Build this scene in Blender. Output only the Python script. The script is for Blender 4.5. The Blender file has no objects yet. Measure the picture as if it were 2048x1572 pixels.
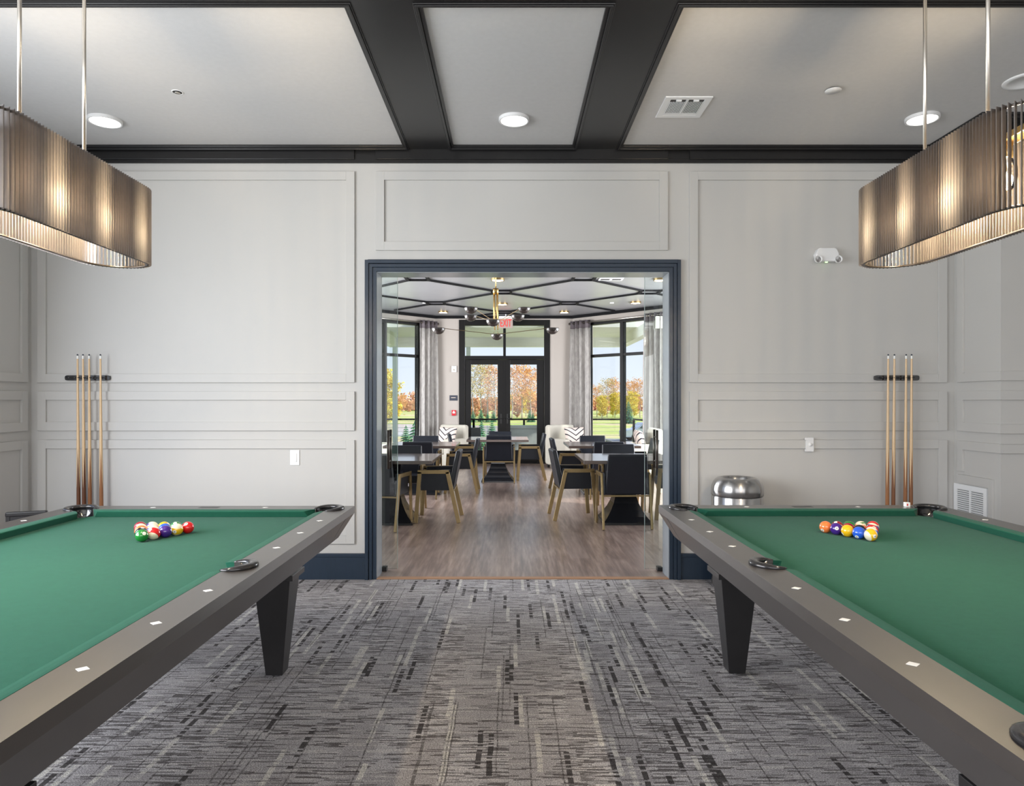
import bpy, bmesh, math, random
from math import sin, cos, pi, radians, sqrt, atan2
from mathutils import Vector, Matrix, Euler
from mathutils.geometry import tessellate_polygon

SC = bpy.context.scene
COL = SC.collection
R = random.Random(7)

# ------------------------------------------------------------------ camera
cam_d = bpy.data.cameras.new('camera')
cam_d.sensor_width = 36.0
cam_d.lens = 36.0 * 1365.0 / 2048.0
cam_d.shift_x = 3.0 / 2048.0
cam_d.shift_y = 17.0 / 2048.0
cam_d.clip_start = 0.05
cam_d.clip_end = 1500
cam = bpy.data.objects.new('camera', cam_d)
cam.location = (0, 0, 1.40)
cam.rotation_euler = (pi / 2, 0, 0)
COL.objects.link(cam)
SC.camera = cam

# ------------------------------------------------------------------ view
SC.view_settings.view_transform = 'Standard'
SC.view_settings.look = 'None'
SC.view_settings.exposure = 0.06
SC.view_settings.gamma = 1.0
SC.view_settings.use_curve_mapping = False

# ------------------------------------------------------------------ world sky
W = bpy.data.worlds.new('sky')
SC.world = W
W.use_nodes = True
wn = W.node_tree
wn.nodes.clear()
w_out = wn.nodes.new('ShaderNodeOutputWorld')
w_bg = wn.nodes.new('ShaderNodeBackground')
w_tc = wn.nodes.new('ShaderNodeTexCoord')
w_sep = wn.nodes.new('ShaderNodeSeparateXYZ')
w_rmp = wn.nodes.new('ShaderNodeValToRGB')
wn.links.new(w_tc.outputs['Generated'], w_sep.inputs[0])
wn.links.new(w_sep.outputs['Z'], w_rmp.inputs[0])
w_rmp.color_ramp.elements[0].position = 0.0
w_rmp.color_ramp.elements[0].color = (0.86, 0.92, 1.0, 1)
w_rmp.color_ramp.elements[1].position = 0.6
w_rmp.color_ramp.elements[1].color = (0.42, 0.58, 0.95, 1)
e = w_rmp.color_ramp.elements.new(0.12)
e.color = (0.74, 0.83, 1.0, 1)
wn.links.new(w_rmp.outputs[0], w_bg.inputs[0])
w_bg.inputs[1].default_value = 1.05
wn.links.new(w_bg.outputs[0], w_out.inputs[0])

# ------------------------------------------------------------------ sun
sun_d = bpy.data.lights.new('sun', 'SUN')
sun_d.energy = 5.5
sun_d.angle = radians(2)
sun_d.color = (1.0, 0.95, 0.86)
sun = bpy.data.objects.new('sun', sun_d)
sun.rotation_euler = (radians(50), 0, radians(72))
COL.objects.link(sun)


# ------------------------------------------------------------------ daylight through the left windows, plus added fill lamps
def area(name, loc, rot, sx, sy, power, color, spread=None):
    d = bpy.data.lights.new(name, 'AREA')
    d.shape = 'RECTANGLE'
    d.size = sx
    d.size_y = sy
    d.energy = power
    d.color = color
    if spread:
        d.spread = radians(spread)
    o = bpy.data.objects.new(name, d)
    o.location = loc
    o.rotation_euler = rot
    COL.objects.link(o)
    return o


# big windows in the left wall (outside the frame, nearer than 4.8 m)
area('window_daylight_left', (-3.77, 1.05, 1.85), (0, radians(-74), 0), 2.0, 4.4, 295, (0.94, 0.97, 1.0))
# added fill lamp behind the camera, evens out the game room light
area('window_daylight_rear', (0.9, -2.98, 1.9), (radians(90), 0, 0), 6.0, 2.3, 125, (1.0, 0.96, 0.92))
# added fill lamps by the unseen dining side walls, brighten that room
area('window_daylight_dining_left', (-4.4, 10.4, 1.7), (0, radians(-82), 0), 2.8, 4.6, 600, (0.95, 0.97, 1.0))
area('window_daylight_dining_right', (4.4, 10.4, 1.7), (0, radians(82), 0), 2.8, 4.6, 500, (0.95, 0.97, 1.0))


# ================================================================== materials
def nodes(name):
    m = bpy.data.materials.new(name)
    m.use_nodes = True
    nt = m.node_tree
    b = nt.nodes['Principled BSDF']
    return m, nt, b


def mat(name, col, rough=0.5, metal=0.0, spec=0.5, var=0.0, vscale=8.0, bump=0.0, bscale=60.0,
        stretch=(1, 1, 1), sheen=0.0, coat=0.0, emit=None, estr=0.0, sub=0.0, aniso=0.0):
    m, nt, b = nodes(name)
    b.inputs['Base Color'].default_value = (*col, 1)
    b.inputs['Roughness'].default_value = rough
    b.inputs['Metallic'].default_value = metal
    b.inputs['Specular IOR Level'].default_value = spec
    if sheen:
        b.inputs['Sheen Weight'].default_value = sheen
        b.inputs['Sheen Roughness'].default_value = 0.4
    if coat:
        b.inputs['Coat Weight'].default_value = coat
        b.inputs['Coat Roughness'].default_value = 0.08 if rough < 0.3 else 0.30
    if emit:
        b.inputs['Emission Color'].default_value = (*emit, 1)
        b.inputs['Emission Strength'].default_value = estr
    tc = nt.nodes.new('ShaderNodeTexCoord')
    mp = nt.nodes.new('ShaderNodeMapping')
    mp.inputs['Scale'].default_value = stretch
    nt.links.new(tc.outputs['Object'], mp.inputs[0])
    if var:
        n = nt.nodes.new('ShaderNodeTexNoise')
        n.inputs['Scale'].default_value = vscale
        n.inputs['Detail'].default_value = 6
        nt.links.new(mp.outputs[0], n.inputs['Vector'])
        mx = nt.nodes.new('ShaderNodeMix')
        mx.data_type = 'RGBA'
        mx.inputs[6].default_value = (*[c * (1 - var) for c in col], 1)
        mx.inputs[7].default_value = (*[min(1, c * (1 + var)) for c in col], 1)
        nt.links.new(n.outputs['Fac'], mx.inputs[0])
        nt.links.new(mx.outputs[2], b.inputs['Base Color'])
    if bump:
        n = nt.nodes.new('ShaderNodeTexNoise')
        n.inputs['Scale'].default_value = bscale
        n.inputs['Detail'].default_value = 3
        nt.links.new(mp.outputs[0], n.inputs['Vector'])
        bp = nt.nodes.new('ShaderNodeBump')
        bp.inputs['Strength'].default_value = bump
        bp.inputs['Distance'].default_value = 0.002
        nt.links.new(n.outputs['Fac'], bp.inputs['Height'])
        nt.links.new(bp.outputs[0], b.inputs['Normal'])
    return m


def glass_mat(name, tint=(0.97, 1.0, 0.985), refl=1.0, minr=0.03):
    m = bpy.data.materials.new(name)
    m.use_nodes = True
    nt = m.node_tree
    nt.nodes.clear()
    o = nt.nodes.new('ShaderNodeOutputMaterial')
    t = nt.nodes.new('ShaderNodeBsdfTransparent')
    t.inputs[0].default_value = (*tint, 1)
    g = nt.nodes.new('ShaderNodeBsdfGlossy')
    g.inputs['Roughness'].default_value = 0.0
    f = nt.nodes.new('ShaderNodeFresnel')
    f.inputs[0].default_value = 1.45
    ml = nt.nodes.new('ShaderNodeMath')
    ml.operation = 'MULTIPLY_ADD'
    ml.inputs[1].default_value = refl
    ml.inputs[2].default_value = minr
    nt.links.new(f.outputs[0], ml.inputs[0])
    mx = nt.nodes.new('ShaderNodeMixShader')
    nt.links.new(ml.outputs[0], mx.inputs[0])
    nt.links.new(t.outputs[0], mx.inputs[1])
    nt.links.new(g.outputs[0], mx.inputs[2])
    nt.links.new(mx.outputs[0], o.inputs[0])
    return m


def math_n(nt, op, a=None, b=None, c=None, clamp=False):
    n = nt.nodes.new('ShaderNodeMath')
    n.operation = op
    n.use_clamp = clamp
    for i, v in enumerate((a, b, c)):
        if v is None:
            continue
        if isinstance(v, (int, float)):
            n.inputs[i].default_value = v
        else:
            nt.links.new(v, n.inputs[i])
    return n.outputs[0]


def mixc(nt, fac, a, b):
    n = nt.nodes.new('ShaderNodeMix')
    n.data_type = 'RGBA'
    for idx, v in ((0, fac), (6, a), (7, b)):
        if isinstance(v, (tuple, list)):
            n.inputs[idx].default_value = (*v, 1)
        elif isinstance(v, (int, float)):
            n.inputs[idx].default_value = v
        else:
            nt.links.new(v, n.inputs[idx])
    return n.outputs[2]


def ramp(nt, fac, stops):
    n = nt.nodes.new('ShaderNodeValToRGB')
    el = n.color_ramp.elements
    el[0].position, el[0].color = stops[0][0], (*stops[0][1], 1)
    el[1].position, el[1].color = stops[-1][0], (*stops[-1][1], 1)
    for p, c in stops[1:-1]:
        x = el.new(p)
        x.color = (*c, 1)
    nt.links.new(fac, n.inputs[0])
    return n.outputs[0]


def noise(nt, vec, scale, stretch=(1, 1, 1), detail=2, rough=0.5, off=(0, 0, 0)):
    mp = nt.nodes.new('ShaderNodeMapping')
    mp.inputs['Scale'].default_value = stretch
    mp.inputs['Location'].default_value = off
    nt.links.new(vec, mp.inputs[0])
    n = nt.nodes.new('ShaderNodeTexNoise')
    n.inputs['Scale'].default_value = scale
    n.inputs['Detail'].default_value = detail
    n.inputs['Roughness'].default_value = rough
    nt.links.new(mp.outputs[0], n.inputs['Vector'])
    return n.outputs['Fac']


def wnoise(nt, x, y, w=0.0):
    """hard-edged random value for a cell (x, y)"""
    c = nt.nodes.new('ShaderNodeCombineXYZ')
    for i, q in enumerate((x, y, w)):
        if isinstance(q, (int, float)):
            c.inputs[i].default_value = q
        else:
            nt.links.new(q, c.inputs[i])
    n = nt.nodes.new('ShaderNodeTexWhiteNoise')
    n.noise_dimensions = '3D'
    nt.links.new(c.outputs[0], n.inputs['Vector'])
    return n.outputs['Value']


def carpet_material():
    m, nt, b = nodes('woven_carpet')
    b.inputs['Roughness'].default_value = 0.95
    b.inputs['Specular IOR Level'].default_value = 0.12
    tc = nt.nodes.new('ShaderNodeTexCoord')
    v = tc.outputs['Object']
    sp = nt.nodes.new('ShaderNodeSeparateXYZ')
    nt.links.new(v, sp.inputs[0])
    wob = noise(nt, v, 1, (7, 7, 1), 2, 0.5)
    x = math_n(nt, 'MULTIPLY_ADD', wob, 0.012, sp.outputs['X'])
    y = math_n(nt, 'MULTIPLY_ADD', wob, 0.010, sp.outputs['Y'])
    M_ = lambda op, p, q=None, c=None: math_n(nt, op, p, q, c)
    FL = lambda p: M_('FLOOR', p)
    # tonal blocks
    bc = FL(M_('MULTIPLY', x, 7.5))
    br = FL(M_('MULTIPLY_ADD', y, 2.1, M_('MULTIPLY', wnoise(nt, bc, 0, 3), 5.0)))
    blk = wnoise(nt, bc, br, 1)
    base = mixc(nt, blk, (0.265, 0.252, 0.258), (0.385, 0.372, 0.380))
    # weft dashes: 6 mm rows, broken into lengths
    row = FL(M_('MULTIPLY', y, 150))
    seg = FL(M_('MULTIPLY_ADD', x, 10.0, M_('MULTIPLY', wnoise(nt, row, 7), 9.0)))
    d = wnoise(nt, seg, row, 2)
    soft = noise(nt, v, 1, (11, 90, 1), 3, 0.6)
    dens = M_('MULTIPLY_ADD', M_('POWER', blk, 2.5), 0.50, 0.16)
    dash = M_('LESS_THAN', d, dens)
    dash = M_('MULTIPLY', dash, ramp(nt, soft, [(0.36, (0, 0, 0)), (0.50, (1, 1, 1))]))
    c1 = mixc(nt, M_('MULTIPLY', dash, 0.78), base, (0.045, 0.038, 0.038))
    lite = M_('MULTIPLY', M_('GREATER_THAN', d, 0.90), 0.45)
    c2 = mixc(nt, lite, c1, (0.52, 0.50, 0.48))
    # warp streaks: 26 mm columns with hard ends, broken by weft rows
    col = FL(M_('MULTIPLY', x, 46))
    off = M_('MULTIPLY', wnoise(nt, col, 4), 13.0)
    cs = FL(M_('MULTIPLY_ADD', y, 3.1, off))
    cr = wnoise(nt, col, cs, 5)
    row2 = FL(M_('MULTIPLY', y, 75))
    rb = wnoise(nt, row2, col, 9)
    sd = M_('MULTIPLY', M_('LESS_THAN', cr, 0.065), M_('GREATER_THAN', rb, 0.34))
    c3 = mixc(nt, M_('MULTIPLY', sd, 0.88), c2, (0.030, 0.026, 0.026))
    sl = M_('MULTIPLY', M_('GREATER_THAN', cr, 0.95), M_('MULTIPLY_ADD', M_('GREATER_THAN', rb, 0.4), 0.42, 0.18))
    c4 = mixc(nt, sl, c3, (0.60, 0.58, 0.53))
    # thin dark warp lines
    c6 = FL(M_('MULTIPLY', x, 150))
    t6 = wnoise(nt, c6, FL(M_('MULTIPLY_ADD', y, 1.3, M_('MULTIPLY', wnoise(nt, c6, 11), 7.0))), 6)
    tl = M_('MULTIPLY', M_('LESS_THAN', t6, 0.045), M_('MULTIPLY_ADD', rb, 0.6, 0.2))
    c5 = mixc(nt, tl, c4, (0.05, 0.045, 0.045))
    # loops of the weave
    vn = nt.nodes.new('ShaderNodeTexVoronoi')
    vn.feature = 'F1'
    vn.inputs['Scale'].default_value = 1.0
    vn.inputs['Randomness'].default_value = 0.5
    mp = nt.nodes.new('ShaderNodeMapping')
    mp.inputs['Scale'].default_value = (150, 210, 1)
    nt.links.new(v, mp.inputs[0])
    nt.links.new(mp.outputs[0], vn.inputs['Vector'])
    fine = vn.outputs['Distance']
    speck = noise(nt, v, 1, (200, 300, 1), 2, 0.7)
    k = M_('MULTIPLY_ADD', speck, 3.6, -0.75, )
    k2 = M_('MULTIPLY_ADD', fine, -1.0, 1.50)
    k3 = M_('MULTIPLY', k, k2)
    vm = nt.nodes.new('ShaderNodeVectorMath')
    vm.operation = 'SCALE'
    nt.links.new(c5, vm.inputs[0])
    nt.links.new(k3, vm.inputs['Scale'])
    nt.links.new(vm.outputs[0], b.inputs['Base Color'])
    bp = nt.nodes.new('ShaderNodeBump')
    bp.inputs['Strength'].default_value = 0.5
    bp.inputs['Distance'].default_value = 0.003
    nt.links.new(fine, bp.inputs['Height'])
    nt.links.new(bp.outputs[0], b.inputs['Normal'])
    return m


def plank_material():
    m, nt, b = nodes('vinyl_plank_floor')
    tc = nt.nodes.new('ShaderNodeTexCoord')
    v = tc.outputs['Object']
    mp = nt.nodes.new('ShaderNodeMapping')
    mp.inputs['Rotation'].default_value = (0, 0, pi / 2)
    nt.links.new(v, mp.inputs[0])
    br = nt.nodes.new('ShaderNodeTexBrick')
    br.offset = 0.37
    br.inputs['Scale'].default_value = 1.0
    br.inputs['Brick Width'].default_value = 1.22
    br.inputs['Row Height'].default_value = 0.178
    br.inputs['Mortar Size'].default_value = 0.0016
    br.inputs['Mortar Smooth'].default_value = 0.1
    br.inputs['Color1'].default_value = (0, 0, 0, 1)
    br.inputs['Color2'].default_value = (1, 1, 1, 1)
    br.inputs['Mortar'].default_value = (0.5, 0.5, 0.5, 1)
    nt.links.new(mp.outputs[0], br.inputs['Vector'])
    g1 = noise(nt, v, 1, (34, 2.4, 1), 3, 0.55)
    g2 = noise(nt, v, 1, (9, 0.9, 1), 3, 0.55, (4, 4, 0))
    f = math_n(nt, 'ADD', math_n(nt, 'MULTIPLY', g1, 0.55), math_n(nt, 'MULTIPLY', g2, 0.5))
    c = ramp(nt, f, [(0.36, (0.080, 0.050, 0.040)), (0.52, (0.200, 0.135, 0.110)), (0.70, (0.38, 0.285, 0.24))])
    pl = mixc(nt, math_n(nt, 'MULTIPLY', br.outputs['Color'], 0.38), c, (0.36, 0.285, 0.25))
    c2 = mixc(nt, math_n(nt, 'MULTIPLY', br.outputs['Fac'], 0.35), pl, (0.10, 0.075, 0.065))
    nt.links.new(c2, b.inputs['Base Color'])
    b.inputs['Roughness'].default_value = 0.33
    b.inputs['Specular IOR Level'].default_value = 1.0
    b.inputs['IOR'].default_value = 1.6
    b.inputs['Coat Weight'].default_value = 0.5
    b.inputs['Coat Roughness'].default_value = 0.22
    return m


def ball_material(name, col, stripe):
    """solid or striped ball; the stripe lies across the ball's own Z axis, number discs on +-Y"""
    m, nt, b = nodes(name)
    b.inputs['Roughness'].default_value = 0.06
    b.inputs['Coat Weight'].default_value = 0.6
    tc = nt.nodes.new('ShaderNodeTexCoord')
    sp = nt.nodes.new('ShaderNodeSeparateXYZ')
    nt.links.new(tc.outputs['Object'], sp.inputs[0])
    ay = math_n(nt, 'ABSOLUTE', sp.outputs['Y'])
    disc = math_n(nt, 'GREATER_THAN', ay, 0.0272)
    cream = (0.82, 0.74, 0.56)
    if stripe:
        az = math_n(nt, 'ABSOLUTE', sp.outputs['Z'])
        st = math_n(nt, 'LESS_THAN', az, 0.0150)
        c = mixc(nt, st, cream, col)
    else:
        c = col
    c2 = mixc(nt, disc, c, (0.88, 0.86, 0.78))
    nt.links.new(c2, b.inputs['Base Color'])
    return m


def chevron_material():
    m, nt, b = nodes('chevron_fabric')
    b.inputs['Roughness'].default_value = 0.9
    tc = nt.nodes.new('ShaderNodeTexCoord')
    sp = nt.nodes.new('ShaderNodeSeparateXYZ')
    nt.links.new(tc.outputs['Object'], sp.inputs[0])
    ax = math_n(nt, 'ABSOLUTE', sp.outputs['X'])
    s = math_n(nt, 'SUBTRACT', sp.outputs['Z'], math_n(nt, 'MULTIPLY', ax, 0.75))
    fr = math_n(nt, 'FRACT', math_n(nt, 'MULTIPLY', s, 9.5))
    st = math_n(nt, 'LESS_THAN', fr, 0.24)
    c = mixc(nt, st, (0.66, 0.56, 0.50), (0.02, 0.022, 0.035))
    nt.links.new(c, b.inputs['Base Color'])
    return m


def leaf_material(name, c1, c2, c3):
    m, nt, b = nodes(name)
    b.inputs['Roughness'].default_value = 0.8
    b.inputs['Specular IOR Level'].default_value = 0.2
    ge = nt.nodes.new('ShaderNodeNewGeometry')
    oi = nt.nodes.new('ShaderNodeObjectInfo')
    f = math_n(nt, 'FRACT', math_n(nt, 'ADD', ge.outputs['Random Per Island'], oi.outputs['Random']))
    c = ramp(nt, f, [(0.0, c1), (0.5, c2), (1.0, c3)])
    nt.links.new(c, b.inputs['Base Color'])
    b.inputs['Subsurface Weight'].default_value = 0.0
    return m


def grass_material():
    m, nt, b = nodes('lawn')
    b.inputs['Roughness'].default_value = 0.95
    b.inputs['Specular IOR Level'].default_value = 0.1
    tc = nt.nodes.new('ShaderNodeTexCoord')
    v = tc.outputs['Object']
    n1 = noise(nt, v, 0.06, (1, 2, 1), 5, 0.6)
    n2 = noise(nt, v, 3.0, (1, 1, 1), 3, 0.6)
    c = ramp(nt, n1, [(0.36, (0.36, 0.48, 0.10)), (0.50, (0.52, 0.54, 0.19)), (0.64, (0.64, 0.52, 0.31))])
    k = math_n(nt, 'MULTIPLY_ADD', n2, 0.7, 0.65)
    vm = nt.nodes.new('ShaderNodeVectorMath')
    vm.operation = 'SCALE'
    nt.links.new(c, vm.inputs[0])
    nt.links.new(k, vm.inputs['Scale'])
    nt.links.new(vm.outputs[0], b.inputs['Base Color'])
    return m


def cue_material():
    """tip, ferrule, maple shaft, four wooden points and a dark butt, along the cue's own Z"""
    m, nt, b = nodes('cue_wood')
    b.inputs['Roughness'].default_value = 0.25
    tc = nt.nodes.new('ShaderNodeTexCoord')
    sp = nt.nodes.new('ShaderNodeSeparateXYZ')
    nt.links.new(tc.outputs['Object'], sp.inputs[0])
    z = sp.outputs['Z']
    at = math_n(nt, 'ARCTAN2', sp.outputs['Y'], sp.outputs['X'])
    fr = math_n(nt, 'FRACT', math_n(nt, 'MULTIPLY', at, 4 / (2 * pi)))
    tri = math_n(nt, 'ABSOLUTE', math_n(nt, 'SUBTRACT', fr, 0.5))       # 0..0.5
    lim = math_n(nt, 'MULTIPLY_ADD', tri, 0.62, 0.43)                   # height where the dark ends
    dark = math_n(nt, 'LESS_THAN', z, lim)
    g = noise(nt, tc.outputs['Object'], 1, (60, 60, 4), 3, 0.6)
    wood = mixc(nt, g, (0.62, 0.40, 0.20), (0.78, 0.58, 0.36))
    oi = nt.nodes.new('ShaderNodeObjectInfo')
    butt = mixc(nt, oi.outputs['Random'], (0.10, 0.035, 0.018), (0.33, 0.14, 0.055))
    c = mixc(nt, dark, wood, butt)
    fer = math_n(nt, 'GREATER_THAN', z, 1.438)
    c = mixc(nt, fer, c, (0.85, 0.85, 0.82))
    tip = math_n(nt, 'GREATER_THAN', z, 1.462)
    c = mixc(nt, tip, c, (0.05, 0.06, 0.08))
    nt.links.new(c, b.inputs['Base Color'])
    return m


def curtain_material():
    m, nt, b = nodes('curtain_fabric')
    b.inputs['Roughness'].default_value = 0.7
    b.inputs['Sheen Weight'].default_value = 0.4
    tc = nt.nodes.new('ShaderNodeTexCoord')
    v = tc.outputs['Object']
    n1 = noise(nt, v, 1, (22, 22, 7), 5, 0.7)
    c = ramp(nt, n1, [(0.34, (0.29, 0.27, 0.26)), (0.52, (0.39, 0.37, 0.35)), (0.66, (0.46, 0.44, 0.415))])
    nt.links.new(c, b.inputs['Base Color'])
    return m


M = {}
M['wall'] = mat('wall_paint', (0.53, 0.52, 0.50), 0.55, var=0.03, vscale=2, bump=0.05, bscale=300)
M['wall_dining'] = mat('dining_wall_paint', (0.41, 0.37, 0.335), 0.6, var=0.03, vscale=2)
M['ceil'] = mat('ceiling_paint', (0.60, 0.59, 0.585), 0.8, var=0.05, vscale=30, bump=0.25, bscale=260)
M['batten'] = mat('batten_paint', (0.006, 0.006, 0.007), 0.7, spec=0.15)
M['black'] = mat('black_woodwork', (0.012, 0.0115, 0.012), 0.30, var=0.2, vscale=12, bump=0.06, bscale=200)
M['navy'] = mat('navy_woodwork', (0.020, 0.034, 0.056), 0.30, var=0.15, vscale=14, bump=0.08, bscale=120, stretch=(6, 6, 0.6))
M['jamb'] = mat('jamb_paint', (0.26, 0.285, 0.31), 0.20, var=0.1, vscale=5)
M['dceil'] = mat('dining_ceiling_paint', (0.27, 0.275, 0.29), 0.34, spec=1.0, var=0.08, vscale=3)
M['dceil'].node_tree.nodes['Principled BSDF'].inputs['IOR'].default_value = 1.7
M['frame'] = mat('dark_bronze_frame', (0.006, 0.0055, 0.0055), 0.42, spec=0.25, var=0.2, vscale=9)
M['glass'] = glass_mat('window_glass', (0.97, 0.985, 0.98), 0.55, 0.0)
M['sglass'] = glass_mat('sliding_glass', (0.93, 0.965, 0.955), 0.8, 0.02)
M['gedge'] = mat('glass_edge', (0.30, 0.38, 0.37), 0.1, spec=1.0)
M['carpet'] = carpet_material()
M['plank'] = plank_material()
M['thresh'] = mat('threshold_wood', (0.36, 0.20, 0.11), 0.4, var=0.35, vscale=9, stretch=(1, 6, 1))
M['rail'] = mat('table_rail_wood', (0.036, 0.030, 0.027), 0.36, spec=0.9, coat=0.6, var=0.25, vscale=10, stretch=(3, 1, 3), bump=0.04, bscale=150)
M['felt'] = mat('green_felt', (0.019, 0.098, 0.064), 0.95, spec=0.0, var=0.10, vscale=40, bump=0.35, bscale=900, sheen=0.08)
M['chrome'] = mat('chrome', (0.75, 0.75, 0.76), 0.12, 1.0)
M['pocket'] = mat('pocket_leather', (0.012, 0.013, 0.016), 0.12, spec=0.8, coat=0.5)
M['pocketrim'] = mat('pocket_iron', (0.045, 0.043, 0.045), 0.16, 0.5, spec=0.8)
M['pearl'] = mat('pearl_inlay', (0.92, 0.92, 0.90), 0.25)
M['legblack'] = mat('leg_wood', (0.020, 0.019, 0.020), 0.32, var=0.2, vscale=12)
M['fin'] = mat('bronze_fin', (0.135, 0.120, 0.112), 0.36, 0.5, var=0.12, vscale=40)
M['bronze'] = mat('bronze_ring', (0.10, 0.085, 0.075), 0.3, 0.9)
M['brassbar'] = mat('polished_brass', (0.62, 0.43, 0.17), 0.25, 1.0)
M['armbrass'] = mat('dark_brass', (0.22, 0.16, 0.09), 0.35, 0.9)
M['nickel'] = mat('satin_nickel', (0.66, 0.62, 0.56), 0.3, 1.0)
M['bulb'] = mat('lit_bulb', (1, 0.85, 0.6), 0.3, emit=(1.0, 0.80, 0.48), estr=40)
M['bulbglass'] = glass_mat('bulb_glass', (1.0, 0.95, 0.86), 1.0, 0.04)
M['lens'] = mat('lit_lens', (1, 1, 1), 0.4, emit=(1.0, 0.95, 0.88), estr=5.5)
M['lenswarm'] = mat('lit_lens_warm', (1, 1, 1), 0.4, emit=(1.0, 0.84, 0.62), estr=7)
M['white'] = mat('white_plastic', (0.80, 0.80, 0.80), 0.35)
M['whitegrille'] = mat('white_metal', (0.82, 0.83, 0.84), 0.4)
M['ventgrey'] = mat('vent_recess', (0.10, 0.10, 0.10), 0.9)
M['dark'] = mat('dark_void', (0.03, 0.03, 0.03), 0.9)
M['steel'] = mat('brushed_steel', (0.48, 0.475, 0.47), 0.16, 1.0, bump=0.03, bscale=1.5, stretch=(1, 1, 120))
_b = M['steel'].node_tree.nodes['Principled BSDF']
_b.inputs['Roughness'].default_value = 0.26
_b.inputs['Anisotropic'].default_value = 0.85
_b.inputs['Anisotropic Rotation'].default_value = 0.25
_t = M['steel'].node_tree.nodes.new('ShaderNodeTangent')
_t.direction_type = 'RADIAL'
_t.axis = 'Z'
M['steel'].node_tree.links.new(_t.outputs[0], _b.inputs['Tangent'])
M['leather'] = mat('black_leather', (0.009, 0.011, 0.017), 0.34, spec=0.35, var=0.15, vscale=20, bump=0.15, bscale=350)
M['gold'] = mat('antique_brass', (0.30, 0.215, 0.105), 0.32, 0.8, var=0.15, vscale=18)
M['tabletop'] = mat('table_top_wood', (0.085, 0.060, 0.050), 0.20, spec=0.9, coat=0.6, var=0.3, vscale=6, stretch=(1, 7, 1))
M['tablebase'] = mat('table_base_black', (0.012, 0.013, 0.016), 0.16, spec=0.7)
M['cream'] = mat('cream_fabric', (0.52, 0.49, 0.42), 0.9, var=0.06, vscale=60, bump=0.2, bscale=400)
M['pipe'] = mat('dark_piping', (0.10, 0.08, 0.07), 0.6)
M['chev'] = chevron_material()
M['curtain'] = curtain_material()
M['curtop'] = mat('curtain_header_fabric', (0.13, 0.11, 0.12), 0.8)
M['cue'] = cue_material()
M['red'] = mat('red_plastic', (0.55, 0.02, 0.03), 0.35)
M['exitred'] = mat('lit_exit_letter', (0.7, 0.02, 0.02), 0.5, emit=(1.0, 0.03, 0.02), estr=0.5)
M['exitface'] = mat('exit_face', (0.36, 0.28, 0.25), 0.5)
M['slate'] = mat('slate_sign', (0.035, 0.04, 0.06), 0.4)
M['tan'] = mat('sign_lettering', (0.60, 0.50, 0.42), 0.5)
M['bowlin'] = mat('bowl_inner', (0.60, 0.50, 0.36), 0.3, 0.8)
M['bowl'] = mat('bowl_outer', (0.035, 0.028, 0.026), 0.22, spec=0.8)
M['porch'] = mat('porch_paint', (0.86, 0.87, 0.76), 0.7, var=0.03, vscale=3)
M['column'] = mat('column_paint', (0.62, 0.70, 0.64), 0.6)
M['deck'] = mat('porch_deck', (0.42, 0.41, 0.39), 0.8, var=0.1, vscale=5)
M['grass'] = grass_material()
M['water'] = mat('pond_water', (0.50, 0.54, 0.56), 0.12, var=0.1, vscale=0.3, stretch=(1, 4, 1))
M['bark'] = mat('bark', (0.40, 0.35, 0.32), 0.9, var=0.3, vscale=3)
M['leaf_orange'] = leaf_material('orange_leaves', (0.80, 0.34, 0.12), (0.88, 0.50, 0.16), (0.78, 0.46, 0.22))
M['leaf_rust'] = leaf_material('rust_leaves', (0.66, 0.30, 0.20), (0.80, 0.42, 0.24), (0.80, 0.58, 0.34))
M['leaf_yellow'] = leaf_material('yellow_leaves', (0.90, 0.76, 0.10), (0.88, 0.60, 0.12), (0.58, 0.62, 0.16))
M['leaf_olive'] = leaf_material('olive_leaves', (0.50, 0.50, 0.20), (0.68, 0.50, 0.22), (0.75, 0.56, 0.28))
M['spruce'] = leaf_material('spruce_needles', (0.05, 0.16, 0.10), (0.08, 0.22, 0.12), (0.14, 0.30, 0.12))
M['wicker'] = mat('grey_outdoor_fabric', (0.42, 0.46, 0.45), 0.85, var=0.1, vscale=20)
M['wickerdark'] = mat('dark_outdoor_weave', (0.09, 0.095, 0.10), 0.7, var=0.3, vscale=60)
M['carpaint'] = mat('silver_car_paint', (0.42, 0.50, 0.60), 0.2, 0.5, coat=0.5)
M['carglass'] = mat('car_glass', (0.06, 0.08, 0.10), 0.08)
M['tyre'] = mat('tyre_rubber', (0.02, 0.02, 0.02), 0.8)
M['asphalt'] = mat('asphalt', (0.34, 0.33, 0.32), 0.9, var=0.1, vscale=2)
M['ink'] = mat('ink', (0.02, 0.02, 0.02), 0.4)


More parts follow.
